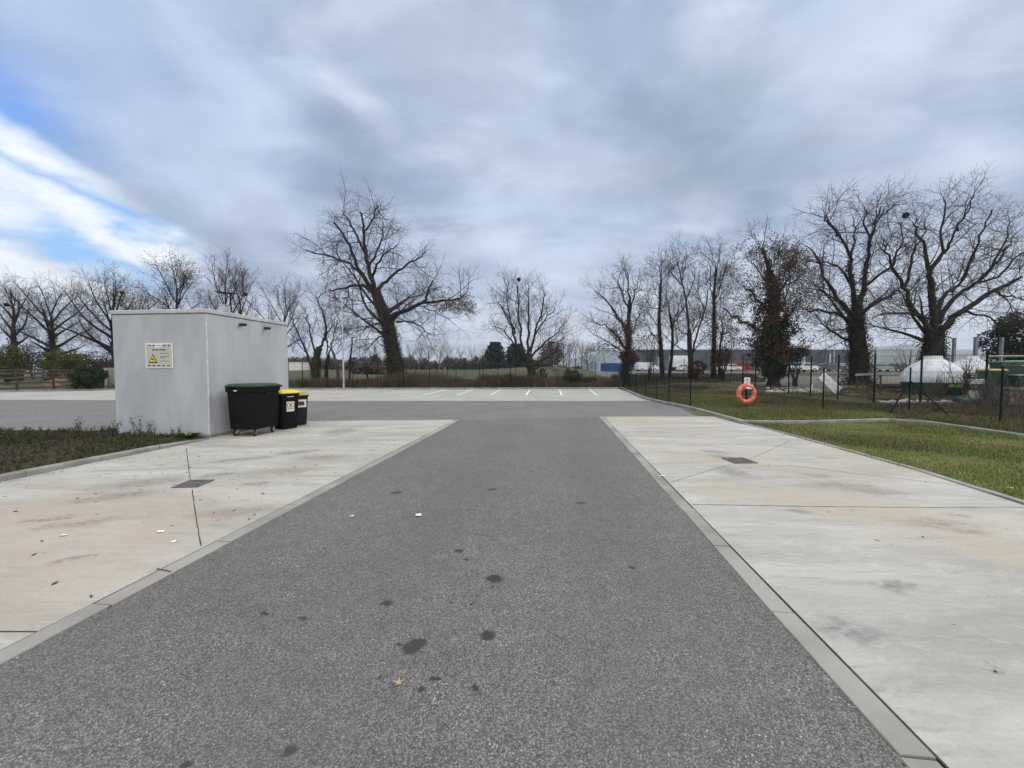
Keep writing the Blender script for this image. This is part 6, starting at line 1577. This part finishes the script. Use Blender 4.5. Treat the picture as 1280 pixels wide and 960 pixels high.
# ================================================================== SKY, LIGHT, CAMERA
SUN_EL, SUN_AZ = radians(38), radians(62)            # azimuth measured from straight ahead towards the right
w = bpy.data.worlds.new('World'); S.world = w; w.use_nodes = True
nt = NT(w.node_tree); bg = w.node_tree.nodes['Background']
sky = nt.node('ShaderNodeTexSky'); sky.sky_type = 'NISHITA'; sky.sun_disc = False
sky.sun_elevation = SUN_EL; sky.sun_rotation = SUN_AZ; sky.air_density = 1.0; sky.dust_density = .6; sky.ozone_density = 2.0
d = nt.v('NORMALIZE', nt.node('ShaderNodeTexCoord').outputs['Generated'])
sp = nt.node('ShaderNodeSeparateXYZ'); nt.put(sp.inputs[0], d); dx, dy, dz = sp.outputs
az = nt.m('ARCTAN2', dx, dy)
hyp = nt.m('SQRT', nt.m('ADD', nt.m('MULTIPLY', dx, dx), nt.m('MULTIPLY', dy, dy)))
el = nt.m('ARCTAN2', dz, hyp)
k = nt.m('DIVIDE', 1.0, nt.m('ADD', nt.m('MAXIMUM', dz, 0.0), .22))
pl = nt.node('ShaderNodeCombineXYZ'); nt.put(pl.inputs[0], nt.m('MULTIPLY', dx, k)); nt.put(pl.inputs[1], nt.m('MULTIPLY', dy, k)); pl = pl.outputs[0]
rot = nt.node('ShaderNodeMapping'); rot.inputs['Rotation'].default_value = (0, 0, radians(28)); rot.inputs['Scale'].default_value = (1.0, 1.6, 1)
nt.put(rot.inputs['Vector'], pl); ps = rot.outputs[0]
n1 = nt.noise(ps, 1.25, 6, .48, .25)
n2 = nt.noise(nt.v('ADD', ps, (7.3, 2.1, 0)), 2.3, 6, .52, .4)
warp = nt.noise(nt.v('ADD', pl, (3.0, 9.0, 0)), 2.2, 5, .6, .2, out='Color')
ws = nt.node('ShaderNodeSeparateColor'); nt.put(ws.inputs[0], warp)
azw = nt.m('ADD', az, nt.m('MULTIPLY', nt.m('SUBTRACT', ws.outputs[0], .5), .22)); elw = nt.m('ADD', el, nt.m('MULTIPLY', nt.m('SUBTRACT', ws.outputs[1], .5), .16))
def dirpx(px, py):
    q = ray(px, py); return atan2(q.x, q.y), atan2(q.z, sqrt(q.x ** 2 + q.y ** 2))
def blob(px, py, ra, re, ang=0.0, soft=.0):
    a0, e0 = dirpx(px, py); u = nt.m('SUBTRACT', azw, a0); v = nt.m('SUBTRACT', elw, e0); c, s_ = cos(ang), sin(ang)
    U_ = nt.m('DIVIDE', nt.m('ADD', nt.m('MULTIPLY', u, c), nt.m('MULTIPLY', v, s_)), ra); V_ = nt.m('DIVIDE', nt.m('SUBTRACT', nt.m('MULTIPLY', v, c), nt.m('MULTIPLY', u, s_)), re)
    r = nt.m('SQRT', nt.m('ADD', nt.m('MULTIPLY', U_, U_), nt.m('MULTIPLY', V_, V_)))
    return nt.ramp(r, soft, 1.0, 1.0, 0.0)
def mx(lst):
    a = lst[0]
    for b in lst[1:]: a = nt.m('MAXIMUM', a, b)
    return a
def c10(r, g, b): return (r * 10, g * 10, b * 10, 1)
cl = nt.mix(nt.ramp(n1, .38, .62), c10(.255, .333, .465), c10(.435, .522, .655))
cl = nt.mix(nt.ramp(n2, .46, .70, 0, .6), cl, c10(.55, .625, .735))
dark = mx([blob(900, 215, .38, .10, 0), blob(880, 130, .30, .12, 0), blob(190, 260, .24, .10, -.4), blob(420, 180, .20, .07, -.5)])
cl = nt.mix(nt.m('MULTIPLY', dark, .68), cl, c10(.225, .295, .395))
lite = mx([blob(560, 60, .5, .22, 0), blob(1130, 60, .4, .2, 0), blob(270, 190, .24, .055, -.55), blob(250, 60, .12, .05, -.5), blob(440, 130, .2, .05, -.4)])
cl = nt.mix(nt.m('MULTIPLY', lite, .55), cl, c10(.53, .61, .725))
n3 = nt.noise(nt.v('MULTIPLY', d, (1, 1, 1.7)), 4.2, 6, .56, .35)
lmp = nt.ramp(n3, .32, .68, .89, 1.10)
lc = nt.node('ShaderNodeCombineColor')
for i, q in enumerate((1.0, .97, .90)): nt.put(lc.inputs[i], nt.m('POWER', lmp, q))
cl = nt.mix(1.0, cl, lc.outputs[0], 'MULTIPLY')
tint = blob(90, 60, .5, .35, 0)
cl = nt.mix(nt.m('MULTIPLY', tint, .45), cl, c10(.31, .42, .68))
# pale band above the horizon, brighter on the right behind the trees
hor = nt.m('MULTIPLY', nt.ramp(el, .0, .30, 1.0, 0.0), nt.ramp(az, -.9, .5, .35, 1.0))
cl = nt.mix(nt.m('MULTIPLY', hor, nt.ramp(n2, .3, .6, .55, 1.0)), cl, c10(.70, .735, .79))
# gaps of blue on the left, with the bright edges of the nearer clouds
gap = mx([blob(-5, 125, .20, .15, -.2), blob(92, 303, .20, .05, -.42), blob(125, 262, .20, .05, -.35), blob(0, 222, .16, .05, -.2), blob(-120, 220, .3, .12, 0)])
gap = nt.m('MULTIPLY', gap, nt.ramp(n2, .68, .5, .6, 1.0))
blue = nt.mix(.85, nt.mix(1.0, sky.outputs[0], (1.05, 1.0, 1.05, 1), 'MULTIPLY'), nt.mix(nt.ramp(el, .15, .5), c10(.22, .54, .92), c10(.10, .26, .74)))
col = nt.mix(nt.m('MULTIPLY', gap, .92), cl, blue)
wh = mx([blob(40, 190, .18, .048, -.25), blob(105, 275, .27, .043, -.40), blob(30, 335, .20, .06, -.2), blob(200, 305, .10, .05, -.2), blob(-60, 240, .16, .05, 0)])
col = nt.mix(nt.m('MULTIPLY', nt.m('MULTIPLY', wh, .95), nt.ramp(n3, .25, .55, .65, 1.0)), col, c10(.86, .90, .94))
# overcast skies are brighter overhead and behind
zen = nt.m('ADD', nt.ramp(el, .75, 1.35, 0.0, 1.0), nt.ramp(dy, .1, -.6, 0.0, .6))
zc = nt.node('ShaderNodeCombineColor')
for i, q in enumerate((3.3, 2.45, 1.75)): nt.put(zc.inputs[i], nt.m('MULTIPLY_ADD', zen, q, 1.0))
col = nt.mix(1.0, col, zc.outputs[0], 'MULTIPLY')
nt.put(bg.inputs['Color'], col); bg.inputs['Strength'].default_value = .1
try: w.cycles.sampling_method = 'MANUAL'; w.cycles.sample_map_resolution = 512
except Exception: pass

su = bpy.data.lights.new('sun', 'SUN'); su.energy = .9; su.angle = radians(30); su.color = (1.0, .95, .88)
so = bpy.data.objects.new('sun', su); COL.objects.link(so)
sv = Vector((sin(SUN_AZ) * cos(SUN_EL), cos(SUN_AZ) * cos(SUN_EL), sin(SUN_EL))); so.location = sv * 100
so.rotation_euler = (-sv).to_track_quat('-Z', 'Y').to_euler()

cam = bpy.data.cameras.new('camera'); co = bpy.data.objects.new('camera', cam); COL.objects.link(co)
co.location = (0, 0, EYE); co.rotation_euler = (pi / 2 - PITCH, 0, 0)
cam.sensor_width = 36; cam.lens = 36 * F / 1280; cam.clip_start = .05; cam.clip_end = 12000
S.camera = co
S.render.engine = 'CYCLES'
S.view_settings.view_transform = 'Standard'; S.view_settings.look = 'None'; S.view_settings.gamma = 1; S.view_settings.exposure = .36
try:
    S.cycles.use_denoising = True; S.cycles.max_bounces = 5; S.cycles.diffuse_bounces = 3; S.cycles.transparent_max_bounces = 4
except Exception: pass
S.render.film_transparent = False
